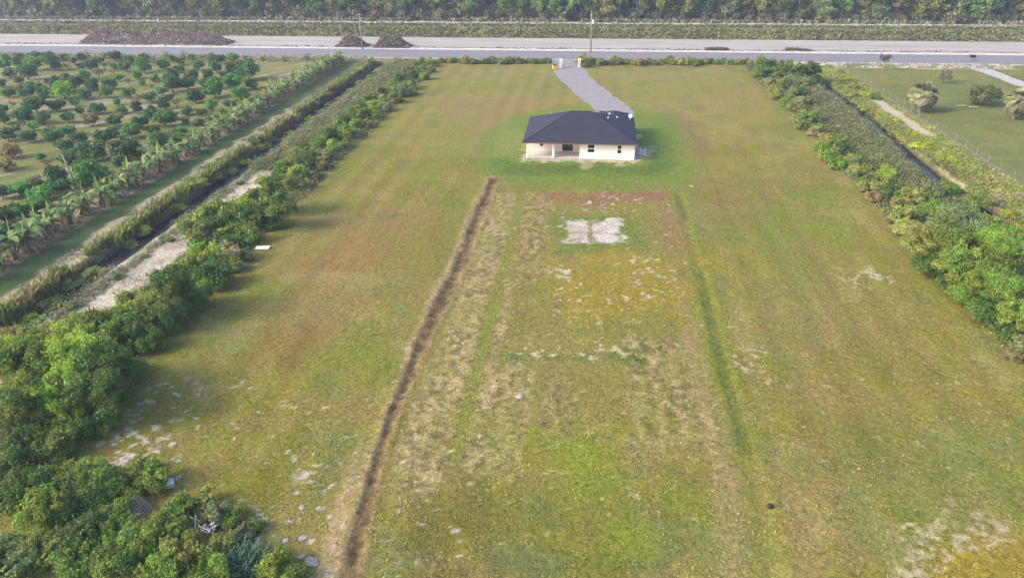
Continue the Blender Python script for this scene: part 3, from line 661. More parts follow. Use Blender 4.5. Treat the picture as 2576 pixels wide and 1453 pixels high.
W3 = (-6.75, -6.15, PAD+.70, PAD+1.55); W4 = (-3.38, -1.78, PAD+.10, PAD+2.05)
wall_y(pw_, HX0, FX+.2, PY, .2, PAD, TOP, [W3, W4])
o = pw_.build('porch_wall', M['peach'], house); o['label'] = 'pale peach back wall of the porch'
MB().box(HX0-.02, FX, wy-.02, PY, .02, PAD+.04).build('porch_floor', M['slab'], house)
MB().box(HX0, FX, wy, PY, TOP-.12, TOP-.02).build('porch_ceiling', M['peach'], house)
MB().box(-4.72, -4.36, wy, wy+.36, PAD+.04, TOP-.12).build('porch_column', M['stucco'], house, .015)
MB().box(HX0, HX0+.24, wy, wy+.24, PAD+.04, TOP-.12).build('porch_column', M['stucco'], house, .015)
def window(wd, y, fr, mull, lab=None):
    x0, x1, z0, z1 = wd; g = MB().box(x0, x1, y+.10, y+.12, z0, z1).build('window', M['glass'], house)
    f = MB(); s_ = .06
    f.box(x0, x0+s_, y+.03, y+.095, z0, z1).box(x1-s_, x1, y+.03, y+.095, z0, z1).box(x0+s_, x1-s_, y+.03, y+.095, z0, z0+s_).box(x0+s_, x1-s_, y+.03, y+.095, z1-s_, z1)
    if mull == 'h': zm = (z0+z1)/2; f.box(x0+s_, x1-s_, y+.03, y+.095, zm-.05, zm+.05)
    if mull == 'v':
        for q in (.34, .66): xm = x0+(x1-x0)*q; f.box(xm-.03, xm+.03, y+.03, y+.095, z0+s_, z1-s_)
    f.build('frame', fr, g)
    if mull == 'h': MB().box(x0-.06, x1+.06, y-.06, y+.025, z0-.07, z0-.005).build('sill', M['stucco'], g)
    if lab: g['label'] = lab
window(W1, wy, M['frame'], 'h', 'wider sash window of the front wall'); window(W2, wy, M['frame'], 'h', 'narrow sash window of the front wall')
window(W3, PY, M['frame'], None, 'small window on the porch'); window(W4, PY, M['darkframe'], 'v', 'wide dark glass sliding door on the porch')
# roof: hips with eaves, the garage wing a little proud of the main slope
EZ = TOP+.02; SL = 5/12
def hip(x0, x1, y0, y1, th=.16):
    hwid = min(x1-x0, y1-y0)/2; rz_ = EZ+hwid*SL; b_ = MB()
    if x1-x0 >= y1-y0: r0, r1 = (x0+hwid, (y0+y1)/2), (x1-hwid, (y0+y1)/2)
    else: r0, r1 = ((x0+x1)/2, y0+hwid), ((x0+x1)/2, y1-hwid)
    c = [(x0, y0), (x1, y0), (x1, y1), (x0, y1)]; e = [(p[0], p[1], EZ) for p in c]; A_, B_ = (*r0, rz_), (*r1, rz_)
    if x1-x0 >= y1-y0: faces = [[e[0], e[1], B_, A_], [e[1], e[2], B_], [e[2], e[3], A_, B_], [e[3], e[0], A_]]
    else: faces = [[e[0], e[1], A_], [e[1], e[2], B_, A_], [e[2], e[3], B_], [e[3], e[0], A_, B_]]
    for f in faces: b_.poly(f)
    for i in range(4):
        p, q = e[i], e[(i+1) % 4]; b_.poly([p, (p[0], p[1], EZ-.02), (q[0], q[1], EZ-.02), q])
    return b_, c
rb, cr = hip(-8.95, 7.35, 95.25, 108.7)
roof = rb.build('roof', M['shingle'], house)
rb2, cr2 = hip(.95, 7.52, 100.0, 111.75)
wing = rb2.build('roof', M['shingle'], house)
for cc in (cr, cr2):
    fb_ = MB(); (x0, y0), (x1, _), (_, y1), _ = cc
    dz = .004 if cc is cr2 else 0
    fb_.box(x0+.02, x1-.02, y0+.02, y0+.06, EZ-.2-dz, EZ-.02-dz).box(x0+.02, x1-.02, y1-.06, y1-.02, EZ-.2-dz, EZ-.02-dz).box(x0+.02, x0+.06, y0+.06, y1-.06, EZ-.2-dz, EZ-.02-dz).box(x1-.06, x1-.02, y0+.06, y1-.06, EZ-.2-dz, EZ-.02-dz)
    if cc is cr: fb_.build('fascia', M['fascia'], roof)
    sf = MB().box(x0+.06, x1-.06, y0+.06, y1-.06, EZ-.10-dz, EZ-.08-dz)
    if cc is cr: sf.build('soffit', M['frame'], roof)
# ridge caps
def roofz(x, y):
    a = min(x+8.95, 7.35-x, y-95.25, 108.7-y); c = min(x-.95, 7.52-x, y-100, 111.75-y)
    return EZ+SL*max(a, c)
hw_ = (108.7-95.25)/2
rc = MB()
rx0, rx1, rym, rzz = -8.95+hw_, 7.35-hw_, (95.25+108.7)/2, EZ+SL*hw_
rc.tube([(rx0, rym, rzz), (rx1, rym, rzz)], .07, 6)
for (cx_, cy_), rr in (((-8.95, 95.25), rx0), ((-8.95, 108.7), rx0), ((7.35, 95.25), rx1)): rc.tube([(cx_, cy_, EZ), (rr, rym, rzz)], .06, 6)
rc.build('ridge_cap', M['shingle'], roof)
M['vent'] = simple('pale_vent', (.68, .68, .70), (.55, .55, .57), 9, .5)
for (vx, vy) in ((3.27, 102.0), (4.65, 104.2), (3.5, 104.6), (-5.6, 106.6)):
    z = roofz(vx, vy); r_ = .16 if vx > 0 else .08
    MB().tube([(vx, vy, z-.1), (vx, vy, z+.22), (vx, vy, z+.24), (vx, vy, z+.34)], [r_*.7, r_*.7, r_*1.2, r_*.5], 10).build('roof_vent', M['vent'], roof, smooth=True)
dz_ = roofz(6.75, 107.2)
dish = MB().tube([(6.75, 106.9, dz_-.05), (6.75, 106.95, dz_+.45)], .03, 6)
b0 = len(dish.v)
rings = 5; seg = 14; dc = Vector((6.75, 106.85, dz_+.62)); nrm = Vector((.15, -.75, .6)).normalized(); ua = nrm.cross(Vector((0, 0, 1))).normalized(); va = nrm.cross(ua)
for i in range(rings+1):
    rr = .36*i/rings
    for k in range(seg): dish.v.append(tuple(dc+ua*rr*math.cos(2*PI*k/seg)+va*rr*math.sin(2*PI*k/seg)+nrm*(.1*(rr/.36)**2)))
for i in range(rings):
    for k in range(seg): dish.f.append((b0+i*seg+k, b0+i*seg+(k+1) % seg, b0+(i+1)*seg+(k+1) % seg, b0+(i+1)*seg+k))
dish.tube([dc-va*.3, dc+nrm*.4], .012, 5)
dish.build('satellite_dish', M['vent'], roof, smooth=True)
MB().box(HX1+.003, HX1+.16, 97.4, 97.9, PAD+1.0, PAD+1.8).build('electric_meter_box', M['black'], house, .02)
MB().box(HX0-.16, HX0-.003, 103.2, 103.5, PAD+1.9, PAD+2.15).build('wall_light', M['frame'], house, .02); MB().box(HX0-.16, HX0-.003, 101.6, 101.8, PAD+1.9, PAD+2.1).build('wall_light', M['frame'], house, .02)
MB().box(2.05, 6.45, 111.2, 111.24, PAD, PAD+2.15).build('garage_door', M['frame'], house)
# condenser beside the house
ac = empty('air_conditioner', (8.45, 98.8, hz(8.45, 98.8)), 0, 'pale grey square air conditioner unit standing right of the house', 'air conditioner')
MB().box(-.55, .55, -.5, .5, -.05, .08).build('base_slab', M['slab'], ac); MB().box(-.42, .42, -.40, .40, .08, .85).build('casing', M['vent'], ac, .04)
gr_ = MB()
for i in range(9): gr_.box(-.36, .36, -.425, -.405, .16+i*.07, .19+i*.07)
gr_.build('grille', M['metal'], ac); MB().tube([(0, 0, .85), (0, 0, .88)], .33, 16).build('fan_guard', M['black'], ac)

# ------------------------------------------------------------------ gate, bin, poles and other built things
def pillar(x, y, lab):
    o = empty('gate_pillar', (x, y, 0), 0, lab, 'gate pillar', 'gate pillars at the driveway')
    MB().box(-.32, .32, -.32, .32, -.1, 1.75).build('shaft', M['offwhite'], o, .02); MB().box(-.38, .38, -.38, .38, 1.75, 1.88).build('cap', M['white'], o, .02)
pl = gp(1411, 171); pr = gp(1457, 170)
pillar(pl[0], pl[1], 'pale gate pillar on the left of the driveway next to the yellow bin'); pillar(pr[0], pr[1], 'pale gate pillar on the right of the driveway beside a green bush')
fp = gp(1399, 166); fe = empty('fence_panel', (fp[0], fp[1], 0), rad(20), 'short pale slatted fence panel behind the yellow bin by the driveway', 'fence')
sb = MB(); 
for i in range(7): sb.box(-.9, .9, -.03, .03, .22+i*.21, .34+i*.21)
sb.build('slats', M['offwhite'], fe); MB().box(-.98, -.9, -.05, .05, -.05, 1.75).build('post', M['offwhite'], fe); MB().box(.9, .98, -.05, .05, -.05, 1.75).build('post', M['offwhite'], fe)
yb = gp(1395, 175); yo = empty('wheeled_bin', (yb[0], yb[1], hz(*yb)), .3, 'yellow bin with a dark lid standing at the driveway gate', 'bin')
bm_ = MB(); bm_.v += [(-.36, -.36, .04), (.36, -.36, .04), (.36, .36, .04), (-.36, .36, .04), (-.45, -.45, .95), (.45, -.45, .95), (.45, .45, .95), (-.45, .45, .95)]
bm_.f += [(0, 3, 2, 1), (4, 5, 6, 7), (0, 1, 5, 4), (1, 2, 6, 5), (2, 3, 7, 6), (3, 0, 4, 7)]
bm_.build('body', M['yellow'], yo, .03); MB().box(-.48, .48, -.48, .48, .95, 1.06).build('lid', M['black'], yo, .03)
for s_ in (-.4, .4): MB().tube([(s_-.03, .42, .12), (s_+.03, .42, .12)], .12, 12).build('wheel', M['black'], yo)
def upole(b_, t_, r, lab, parts=(), extra=None):
    g = gp(*b_); hgt, best = 0, 1e9
    for hh in np.arange(3, 12, .05):                                # height read off the photograph
        q = np.array([g[0], g[1], hh-CAMH]); yy = PH/2-FPX*np.dot(q, _up)/np.dot(q, _fw)
        if abs(yy-t_[1]) < best: best, hgt = abs(yy-t_[1]), hh
    tp = gp(t_[0], t_[1], hgt); lx = max(-.8, min(.8, tp[0]-g[0]))
    o = empty('utility_pole', (g[0], g[1], 0), 0, lab, 'utility pole')
    MB().tube([(0, 0, -.3), (lx*.5, 0, hgt*.5), (lx, 0, hgt)], [r*1.1, r*.9, r*.7], 10).build('post', M['pole'], o, smooth=True)
    if 'arm' in parts: MB().box(lx-.9, lx+.9, -.06, .06, hgt-.55, hgt-.43).build('crossarm', M['pole'], o)
    if 'arm' in parts:
        for s_ in (-.75, 0, .75): MB().tube([(lx+s_, 0, hgt-.43), (lx+s_, 0, hgt-.25)], [.05, .03], 8).build('insulator', M['vent'], o)
    if 'can' in parts:
        MB().tube([(lx*.7+.42, 0, hgt-3.1), (lx*.7+.42, 0, hgt-3.05), (lx*.7+.42, 0, hgt-2.2), (lx*.7+.42, 0, hgt-2.12)], [.2, .27, .27, .12], 14).build('transformer', M['vent'], o, smooth=True)
        MB().box(lx*.7, lx*.7+.2, -.04, .04, hgt-2.8, hgt-2.65).build('bracket', M['metal'], o)
    if 'cap' in parts: MB().tube([(lx, 0, hgt), (lx, 0, hgt+.7), (lx, 0, hgt+.9)], [.16, .2, .05], 8).build('pole_cap', M['vent'], o)
    if extra: extra(o, hgt, lx)
    return o
upole((1486, 132), (1489, 27), .17, 'tall grey wooden utility pole with a white transformer near the driveway', ('can',))
upole((912, 124), (903, 33), .16, 'tall utility pole between the two small brush piles', ('arm',))
upole((862, 118), (855, 57), .10, 'thin short pole behind the left small brush pile')
upole((416, 119.5), (399, 56), .09, 'thin leaning pole with a pale top in front of the long brush pile', ('cap',))
upole((196, 481), (155, 388), .15, 'weathered pole standing among the banana plants in the orchard', ())
# mailboxes by the neighbour's drive
g = gp(2444, 153); mo = empty('mailbox', (g[0], g[1], 0), 0, 'pair of black mailboxes on a post by the right hand driveway', 'mailbox')
MB().box(-.06, .06, -.06, .06, -.1, .75).build('post', M['pole'], mo)
for s_ in (-.5, .04): 
    mbx = MB(); mbx.box(s_, s_+.46, -.5, .5, .75, 1.1); mbx.tube([(s_+.23, -.5, 1.1), (s_+.23, .5, 1.1)], .23, 12); mbx.build('box', M['black'], mo)
g = gp(2408, 165); MB()
sg = empty('marker_post', (g[0], g[1], 0), 0, 'thin dark marker post left of the right hand driveway', 'post'); MB().tube([(0, 0, -.1), (.1, 0, 1.6)], .06, 6).build('stake', M['pole'], sg)
g = gp(1937, 1274); bl = MB().tube([(0, 0, -.03), (0, 0, .1), (0, 0, .22), (0, 0, .28)], [.15, .19, .15, .05], 9).build('bucket', M['black'], None, loc=(g[0], g[1], hz(*g)))
tag(bl, 'small round black bucket lying alone on the grass at lower right', 'bucket')
g = gp(661, 624); MB_ = MB().box(-.75, .75, -.35, .35, .02, .10).build('board', M['white'], None, .01, loc=(g[0], g[1], hz(*g)+.03), rz=.1)
tag(MB_, 'flat white board lying on the grass at the edge of left hedge', 'board')
# wire fence of the right-hand lawn
fy0, fy1 = 76.0, 166.0
we = empty('wire_fence', (56.8, fy0, 0), 0, 'low grey wire mesh fence along the left edge of right hand lawn', 'fence')
for k, y in enumerate(np.arange(fy0, fy1, 3.4)):
    MB().tube([(0, y-fy0, -.1), (0, y-fy0, 1.2)], .032, 6).build('post', M['metal'], we)
wf = MB()
for z in np.arange(.1, 1.25, .28): wf.tube([(0, 0, z), (0, fy1-fy0-2, z)], .006, 4)
for y in np.arange(0, fy1-fy0-2, .9): wf.tube([(0, y, .1), (0, y, 1.22)], .004, 3)
wf.build('mesh', M['metal'], we)
# junk in the bushes at lower left
g = gp(345, 1290); po = empty('pallet', (g[0], g[1], hz(*g)+.35), rad(62), 'grey wooden pallet half buried in the bushes at the lower left', 'pallet'); po.rotation_euler = (rad(38), 0, rad(75))
pb = MB()
for i in range(8): pb.box(-.75, .75, -.66+i*.18, -.55+i*.18, .09, .115)
pb.build('slats', M['pole'], po); pb = MB()
for i in (-.7, 0, .64): pb.box(i-.05, i+.05, -.68, .75, 0, .088)
pb.build('bearers', M['pole'], po)
g = gp(424, 1224); bo = MB().box(-.36, .36, -.25, .25, -.1, .38).build('concrete_block', M['offwhite'], None, .03, loc=(g[0], g[1], hz(*g)+.2), rz=.6); bo.rotation_euler = (.35, .15, .6)
tag(bo, 'tilted grey concrete block sticking out of the bushes above the pallet', 'block')
def rock(cx, cy, s, lab, mat):
    g = gp(cx, cy); b_ = MB(); q = random.Random(int(cx*7+cy)); nseg = 9; prof = [(-.12, .8), (.1, 1.0), (.3, .85), (.45, .5), (.5, .1)]
    for z, r in prof:
        for k in range(nseg): b_.v.append((s*r*(1+q.uniform(-.25, .25))*math.cos(2*PI*k/nseg), s*r*.75*(1+q.uniform(-.25, .25))*math.sin(2*PI*k/nseg), s*z*(.48+q.uniform(-.1, .1))))
    for i in range(len(prof)-1):
        for k in range(nseg): b_.f.append((i*nseg+k, i*nseg+(k+1) % nseg, (i+1)*nseg+(k+1) % nseg, (i+1)*nseg+k))
    b_.f.append(tuple((len(prof)-1)*nseg+k for k in range(nseg)))
    return tag(b_.build('rock', mat, None, loc=(g[0], g[1], hz(*g)), rz=q.uniform(0, 6)), lab, 'rock', 'pale rocks on the grass')
M['rock'] = simple('pale_limestone', (.35, .325, .305), (.22, .205, .19), 5, .95, .4)
for cx, cy, s, lab in ((1308, 997, .36, 'single pale rock on the tilled strip in the middle of lawn'), (1740, 469, .35, 'pale rock at the top end of the right hand furrow'), (760, 1277, .22, 'left one of the two small pale rocks beside the torn trench'),
        (803, 1277, .22, 'right one of the two small pale rocks beside the torn trench'), (762, 1352, .28, 'pale rock below the two small rocks left of trench'), (785, 1412, .42, 'largest pale rock low down left of the trench'),
        (718, 1358, .22, 'small pale rock right of the grey junk at the bushes'), (447, 1200, .26, 'pale rock at the upper edge of lower left bushes'), (630, 975, .2, 'lone small white rock in the grass of the left field'),
        (790, 1141, .16, 'small white rock in the grass left of the trench'), (604, 672, .3, 'pale rock below the white board at left hedge')):
    rock(cx, cy, s, lab, M['rock'])
js = MB(); q = random.Random(5)
for i in range(16):
    x, y = q.uniform(-.8, .8), q.uniform(-.6, .6); a = q.uniform(0, PI); l = q.uniform(.3, .8); js.tube([(x, y, q.uniform(.05, .3)), (x+l*math.cos(a), y+l*math.sin(a), q.uniform(.1, .5))], q.uniform(.03, .08), 6)
g = gp(525, 1335); tag(js.build('scrap_pile', M['offwhite'], None, loc=(g[0], g[1], hz(*g)+.2)), 'heap of grey scrap wood in the bushes right of the pallet', 'scrap pile')

# ------------------------------------------------------------------ brush piles on the sand strip
def brush_pile(name, x0, x1, yc, dy, h, cols, nst, nlf, seed, label, env):
    global rng
    rng = np.random.default_rng(seed); q = random.Random(seed)
    cx = (x0+x1)/2; o = empty(name, (cx, yc, 0), 0, label, 'brush pile')
    L = x1-x0
    def top(u): return h*env(u)*(.55+.75*float(vnoise(np.array([u*L]), np.array([seed*3.0]), 2.2)[0]))
    st = MB()
    for i in range(nst):
        u = q.uniform(.01, .99); tz = top(u); y = q.uniform(-dy, dy); z = q.uniform(.05, 1.0)*tz*math.sqrt(max(.05, 1-(y/dy)**2)); a = q.uniform(0, 2*PI); l = q.uniform(.6, 2.2); el = q.uniform(-.4, .7)
        x = (u-.5)*L; st.tube([(x, y, max(.05, z)), (x+l*.5*math.cos(a), y+l*.5*math.sin(a), max(.05, z+l*.25*math.sin(el)+.1)), (x+l*math.cos(a), y+l*math.sin(a), max(.05, z+l*.5*math.sin(el)))], [.06, .04, .02], 5)
    st.build('branches', M['bark'], o)
    u = rng.uniform(0, 1, nlf); y = rng.uniform(-1, 1, nlf); tz = np.array([top(a) for a in u])*np.sqrt(np.clip(1-y*y, .03, 1))
    z = tz*np.where(rng.random(nlf) < .7, rng.uniform(.8, 1.12, nlf), rng.uniform(.1, .9, nlf))
    P = np.stack([(u-.5)*L, y*dy, np.maximum(z, .06)], 1); Nn = rng.normal(size=(nlf, 3)); Nn[:, 2] += .4; Nn[:, 1] -= .4*np.sign(-y); Nn /= np.linalg.norm(Nn, axis=1)[:, None]
    cid = (fbm(P[:, 0], P[:, 1]+P[:, 2]*2, 2.2, 3, seed)*1.7-.35+rng.normal(size=nlf)*.12); ci = np.clip((cid*len(cols)).astype(int), 0, len(cols)-1)
    c = np.array(cols)[ci]*rng.uniform(.5, 1.5, (nlf, 1))
    V, F, c = quads(P, Nn, rng.uniform(.25, .7, nlf), .5, c)
    link('dry_leaves', mesh_np('dry_leaves', V, F, c, M['blade']), o)
BR = [(.22, .155, .115), (.27, .145, .10), (.15, .115, .11), (.27, .21, .155), (.15, .145, .085), (.20, .13, .115), (.31, .26, .21)]
brush_pile('brush_pile', gp(192, 112)[0], gp(566, 112)[0]+1, 190.2, 2.9, 3.0, BR, 90, 9000, 3, 'very long heap of brown cut branches beside the road at the upper left', lambda u: min(1, 6*u+.35)*min(1, 5*(1-u)+.18))
brush_pile('brush_pile', gp(843, 119)[0], gp(908, 119)[0]+1.5, 188.0, 2.2, 3.3, BR, 40, 3000, 4, 'reddish brown brush heap just left of the tall utility pole', lambda u: max(.12, math.sin(PI*min(1, u*1.02))**1.1))
brush_pile('brush_pile', gp(936, 121)[0], gp(1031, 121)[0], 187.6, 2.4, 3.2, BR[:4]+[(.13, .13, .09), (.20, .20, .17)], 45, 3400, 5, 'brown and grey brush heap just right of the tall utility pole', lambda u: max(.1, math.sin(PI*u)**.9))
def log_pile(x0, x1, y, h, mat, lab, seed, n=22):
    q = random.Random(seed); b_ = MB(); L = x1-x0
    for i in range(n):
        u = q.uniform(0, .75); l = q.uniform(.2, .6)*L; yy = q.uniform(-.7, .7); z = q.uniform(.1, h)*math.sin(PI*min(.95, u+.2))
        b_.tube([(u*L-L/2, yy, max(.06, z)), (min(L*.55, u*L-L/2+l), yy+q.uniform(-.5, .5), max(.06, z+q.uniform(-.25, .2)))], [q.uniform(.07, .16), .04], 6)
    tag(b_.build('log_pile', mat, None, loc=((x0+x1)/2, y, .02)), lab, 'log pile')
log_pile(gp(1772, 128)[0], gp(1835, 129)[0], 187.0, .75, simple('red_brown_wood', (.10, .055, .045), (.05, .03, .028), 3, .9), 'low heap of dark reddish sticks on the sand beside the road', 8, 34)
log_pile(gp(1967, 127)[0], gp(2046, 128)[0], 187.6, .7, simple('grey_brown_wood', (.13, .11, .085), (.06, .05, .04), 3, .9), 'low line of grey brown logs on the sand at the right', 9, 24)

# ------------------------------------------------------------------ ORCHARD
def D1(x, y): return (.2542*x, .2542*y)
def D5(x, y): return (.2542*x, 343.5+.2542*y)
rows = [  # (x, y of the foot, width, tone), rows from the road towards the camera, each from left to right
 [D1(60, 690)+(120, 'd'), D1(215, 665)+(140, 'd'), D1(355, 615)+(120, 'd'), D1(490, 615)+(130, 'd'), D1(640, 610)+(90, 'g'), D1(820, 612)+(100, 'd'), D1(985, 635)+(85, 'd'), D1(1140, 612)+(130, 'd'), D1(1295, 650)+(115, 'g'), D1(1440, 622)+(95, 'd'), D1(1630, 690)+(130, 'g'), D1(1790, 645)+(85, 'd'), D1(1965, 700)+(120, 'g'), D1(2105, 615)+(90, 'g'), D1(2310, 625)+(100, 'g')],
 [D1(100, 775)+(130, 'd'), D1(370, 700)+(180, 'b'), D1(545, 700)+(150, 'd'), D1(910, 705)+(115, 'd'), D1(1045, 695)+(100, 'o'), D1(1250, 718)+(115, 'd'), D1(1430, 722)+(170, 'g'), D1(1790, 722)+(105, 'd'), D1(2140, 725)+(130, 'g'), D1(2310, 735)+(130, 'd'), D1(2470, 800)+(210, 'd')],
 [D1(20, 870)+(110, 'd'), D1(285, 795)+(190, 'd'), D1(845, 790)+(135, 'g'), D1(985, 772)+(100, 'o'), D1(1105, 765)+(100, 's'), D1(1190, 812)+(100, 'g'), D1(1360, 785)+(95, 'g'), D1(1535, 820)+(100, 'g'), D1(1720, 805)+(120, 'd'), D1(1900, 812)+(150, 'd'), D1(2070, 792)+(115, 'd')],
 [D1(190, 835)+(90, 'o'), D1(570, 885)+(135, 'd'), D1(745, 900)+(180, 'd'), D1(935, 900)+(130, 'd'), D1(1100, 892)+(130, 'd'), D1(1285, 852)+(80, 'o'), D1(1420, 850)+(70, 'g'), D1(1515, 892)+(60, 'o'), D1(1715, 922)+(195, 'd'), D1(1870, 895)+(150, 'd'), D1(2110, 882)+(150, 'd'), D1(2320, 905)+(205, 'g'), D1(2500, 885)+(110, 'g')],
 [D1(100, 972)+(120, 'g'), D1(300, 975)+(160, 'd'), D1(460, 972)+(130, 'd'), D1(650, 985)+(210, 'b'), D1(865, 992)+(115, 'd'), D1(1070, 975)+(140, 'g'), D1(1290, 972)+(130, 'g'), D1(1500, 1012)+(120, 'd'), D1(1690, 1003)+(85, 'd'), D1(1940, 1022)+(155, 'd'), D1(2140, 965)+(200, 'g'), D1(2380, 992)+(140, 'g')],
 [D1(130, 1085)+(80, 'o'), D1(370, 1125)+(185, 'd'), D1(565, 1105)+(160, 'd'), D1(750, 1062)+(100, 'g'), D1(975, 1132)+(150, 'd'), D1(1210, 1132)+(105, 'd'), D1(1635, 1085)+(130, 'd'), D1(2110, 1105)+(140, 'g'), D1(2250, 1055)+(90, 'g')],
 [D1(45, 1235)+(140, 'd'), D1(250, 1235)+(195, 'd'), D1(450, 1235)+(160, 'g'), D1(690, 1222)+(140, 'd'), D1(920, 1252)+(130, 'o'), D1(1150, 1255)+(140, 'd'), D1(1390, 1275)+(165, 'd'), D1(1640, 1255)+(205, 'g')],
 [D1(90, 1395)+(165, 'd'), D1(290, 1415)+(155, 'd'), D1(540, 1425)+(175, 'd'), D1(790, 1425)+(145, 'd'), D1(1040, 1425)+(170, 'd'), D1(1310, 1375)+(185, 'g')],
 [D5(415, 245)+(85, 'g'), D5(690, 272)+(175, 'd'), D5(950, 245)+(250, 'd'), D5(1270, 235)+(250, 'd'), D5(1580, 120)+(190, 'g'), D5(1800, 80)+(130, 'g')],
 [D5(130, 218)+(180, 'o'), D5(480, 315)+(115, 'o'), D5(580, 475)+(215, 'd'), D5(900, 470)+(290, 'g'), D5(1230, 330)+(190, 'd')],
 [D5(40, 625)+(170, 'd'), D5(220, 600)+(210, 'g'), D5(420, 640)+(190, 'g'), D5(610, 570)+(190, 'd')],
 [D5(60, 860)+(230, 'd'), D5(230, 820)+(220, 'd'), D5(30, 1090)+(300, 'd'), D5(380, 760)+(200, 'g')],
]
OT = {'g': ((.060, .160, .038), 'mid green'), 'd': ((.034, .100, .032), 'dark green'), 'b': ((.12, .22, .036), 'light green'), 'o': ((.125, .125, .065), 'thin greyish'), 's': ((.20, .22, .14), 'pale sparse')}
qr = random.Random(9); allp = [(q_[0], q_[1]) for row in rows for q_ in row]; my = [sum(q_[1] for q_ in row)/len(row) for row in rows]
for _ in range(900):                                             # the smaller trees that fill the gaps of the rows
    x, y = qr.uniform(0, 2500), qr.uniform(600, 1700)
    if x > 3422-(y-610)*1.64-420: continue
    c = D1(x, y)
    if min(math.hypot((c[0]-a)/1.0, (c[1]-b_)*1.5) for a, b_ in allp) < 21+.02*(y-600): continue
    allp.append(c); rows[min(range(len(my)), key=lambda i: abs(my[i]-c[1]))].append(c+(qr.uniform(55, 105)*(1+(y-600)/1600), qr.choice('ddggo')))
nr = len(rows)
for ri, row in enumerate(rows):
    row = sorted(row, key=lambda q: q[0])
    for ti, (cx, cy, wd, tn) in enumerate(row):
        g = gp(cx, cy-1); r = wd*.2542/2*depth(*g)/FPX*1.08
        rowname = 'row nearest the road' if ri == 0 else (ORD[ri]+' row from the road')
        o = empty('fruit_tree', (g[0], g[1], hz(*g)), R.uniform(0, 6.28), f"{OT[tn][1]} orchard tree, {ORD[ti]} from the left in the {rowname}", 'tree', 'fruit trees in the orchard')
        sc = R.uniform(.85, 1.05)
        link('crown', R.choice(SPARSE if tn in 'os' and R.random() < .6 else ORCH), o, scale=(r, r*R.uniform(.9, 1.1), r*sc), color=jit_col(OT[tn][0], .22))
        link('trunk', R.choice(TRK_O), o, scale=(r*1.3, r*1.3, r*sc))
shr = [('B',)+D5(x, y)+(w_*.2542, tn) for x, y, w_, tn in ((330, 420, 150, 's'), (240, 470, 110, 's'), (480, 530, 120, 'g'), (660, 640, 170, 'd'), (760, 320, 130, 's'), (840, 430, 150, 'g'), (980, 320, 160, 'g'), (1060, 430, 120, 'd'), (1340, 130, 150, 's'), (1480, 260, 110, 'g'),
 (1620, 170, 110, 'g'), (90, 700, 130, 's'), (330, 700, 120, 'g'), (160, 930, 150, 'd'), (520, 690, 120, 's'), (1130, 230, 90, 'g'))]+[('B',)+D1(x, y)+(w_*.2542, tn) for x, y, w_, tn in ((1780, 1290, 150, 's'), (1950, 1200, 130, 'g'), (2060, 1160, 120, 's'), (2200, 1090, 110, 'g'), (2330, 1000, 110, 's'), (2450, 930, 100, 'g'))]
# bananas along the orchard edge
def banana_leaf(mb_v, mb_f, cols, a, el, L, wd, droop, c, z0, r0=.05):
    n = 6; d = np.array([math.cos(a), math.sin(a), 0]); sd_ = np.array([-math.sin(a), math.cos(a), 0]); b0 = len(mb_v)
    for i in range(n+1):
        s_ = i/n; rr = r0+L*(s_*math.cos(el)); zz = z0+L*(s_*math.sin(el)-droop*s_*s_)
        wv = wd*(math.sin(PI*min(1, .12+.88*s_))**.6)*(.25 if s_ < .12 else 1) if i < n else .02
        p = d*rr+np.array([0, 0, zz])
        mb_v += [tuple(p-sd_*wv+np.array([0, 0, .22*wv])), tuple(p), tuple(p+sd_*wv+np.array([0, 0, .22*wv]))]
        k = R.uniform(.85, 1.15); cols += [tuple(v*k for v in c)]*3
    for i in range(n):
        for j in (0, 1):
            q_ = b0+i*3+j; mb_f.append((q_, q_+1, q_+4, q_+3))
def make_banana(seed, young=False):
    global R
    keep = R; R = random.Random(seed); V, F, cl = [], [], []; stems = []
    ns = 3 if not young else 2
    sm = MB(); dead_v, dead_f, dead_c = [], [], []
    for s_ in range(ns):
        ox, oy = (0, 0) if s_ == 0 else (R.uniform(-.8, .8), R.uniform(-.8, .8)); h = (1.7 if s_ == 0 else R.uniform(.8, 1.5))*(1 if not young else .8)
        sm.tube([(ox, oy, -.05), (ox*1.05, oy*1.05, h*.5), (ox*1.1, oy*1.1, h)], [.14, .11, .07], 8)
        nl = R.randint(6, 9); a0 = R.uniform(0, 6.28)
        for k in range(nl):
            v, f, c_ = [], [], []
            col = R.choice([(.115, .185, .060), (.145, .225, .078), (.095, .160, .055), (.185, .26, .10), (.25, .34, .09)] if k < nl-1 else [(.22, .30, .06)])
            el = rad(R.uniform(25, 60)) if k < nl-1 else rad(82); L = R.uniform(1.3, 2.0)*(1 if s_ == 0 else .8)
            banana_leaf(v, f, c_, a0+k*2.4, el, L, R.uniform(.20, .30) if k < nl-1 else .12, R.uniform(.45, .8) if k < nl-1 else .05, col, h-.08)
            b0 = len(V); V += [(p[0]+ox*1.1, p[1]+oy*1.1, p[2]) for p in v]; F += [tuple(b0+i for i in q_) for q_ in f]; cl += c_
        for k in range(4):
            v, f, c_ = [], [], []; banana_leaf(v, f, c_, R.uniform(0, 6.28), rad(-35), R.uniform(.7, 1.2), .13, .35, R.choice([(.23, .165, .095), (.19, .145, .09), (.27, .20, .11)]), h*.85)
            b0 = len(dead_v); dead_v += [(p[0]+ox, p[1]+oy, max(.05, p[2])) for p in v]; dead_f += [tuple(b0+i for i in q_) for q_ in f]; dead_c += c_
    R = keep
    return mesh_np('leaves', V, F, np.array(cl), M['blade']), sm.mesh('stem', M['bananastem'], True), mesh_np('dead_leaves', dead_v, dead_f, np.array(dead_c), M['blade'])
M['bananastem'] = simple('banana_stem', (.22, .17, .09), (.12, .085, .045), 4, .8)
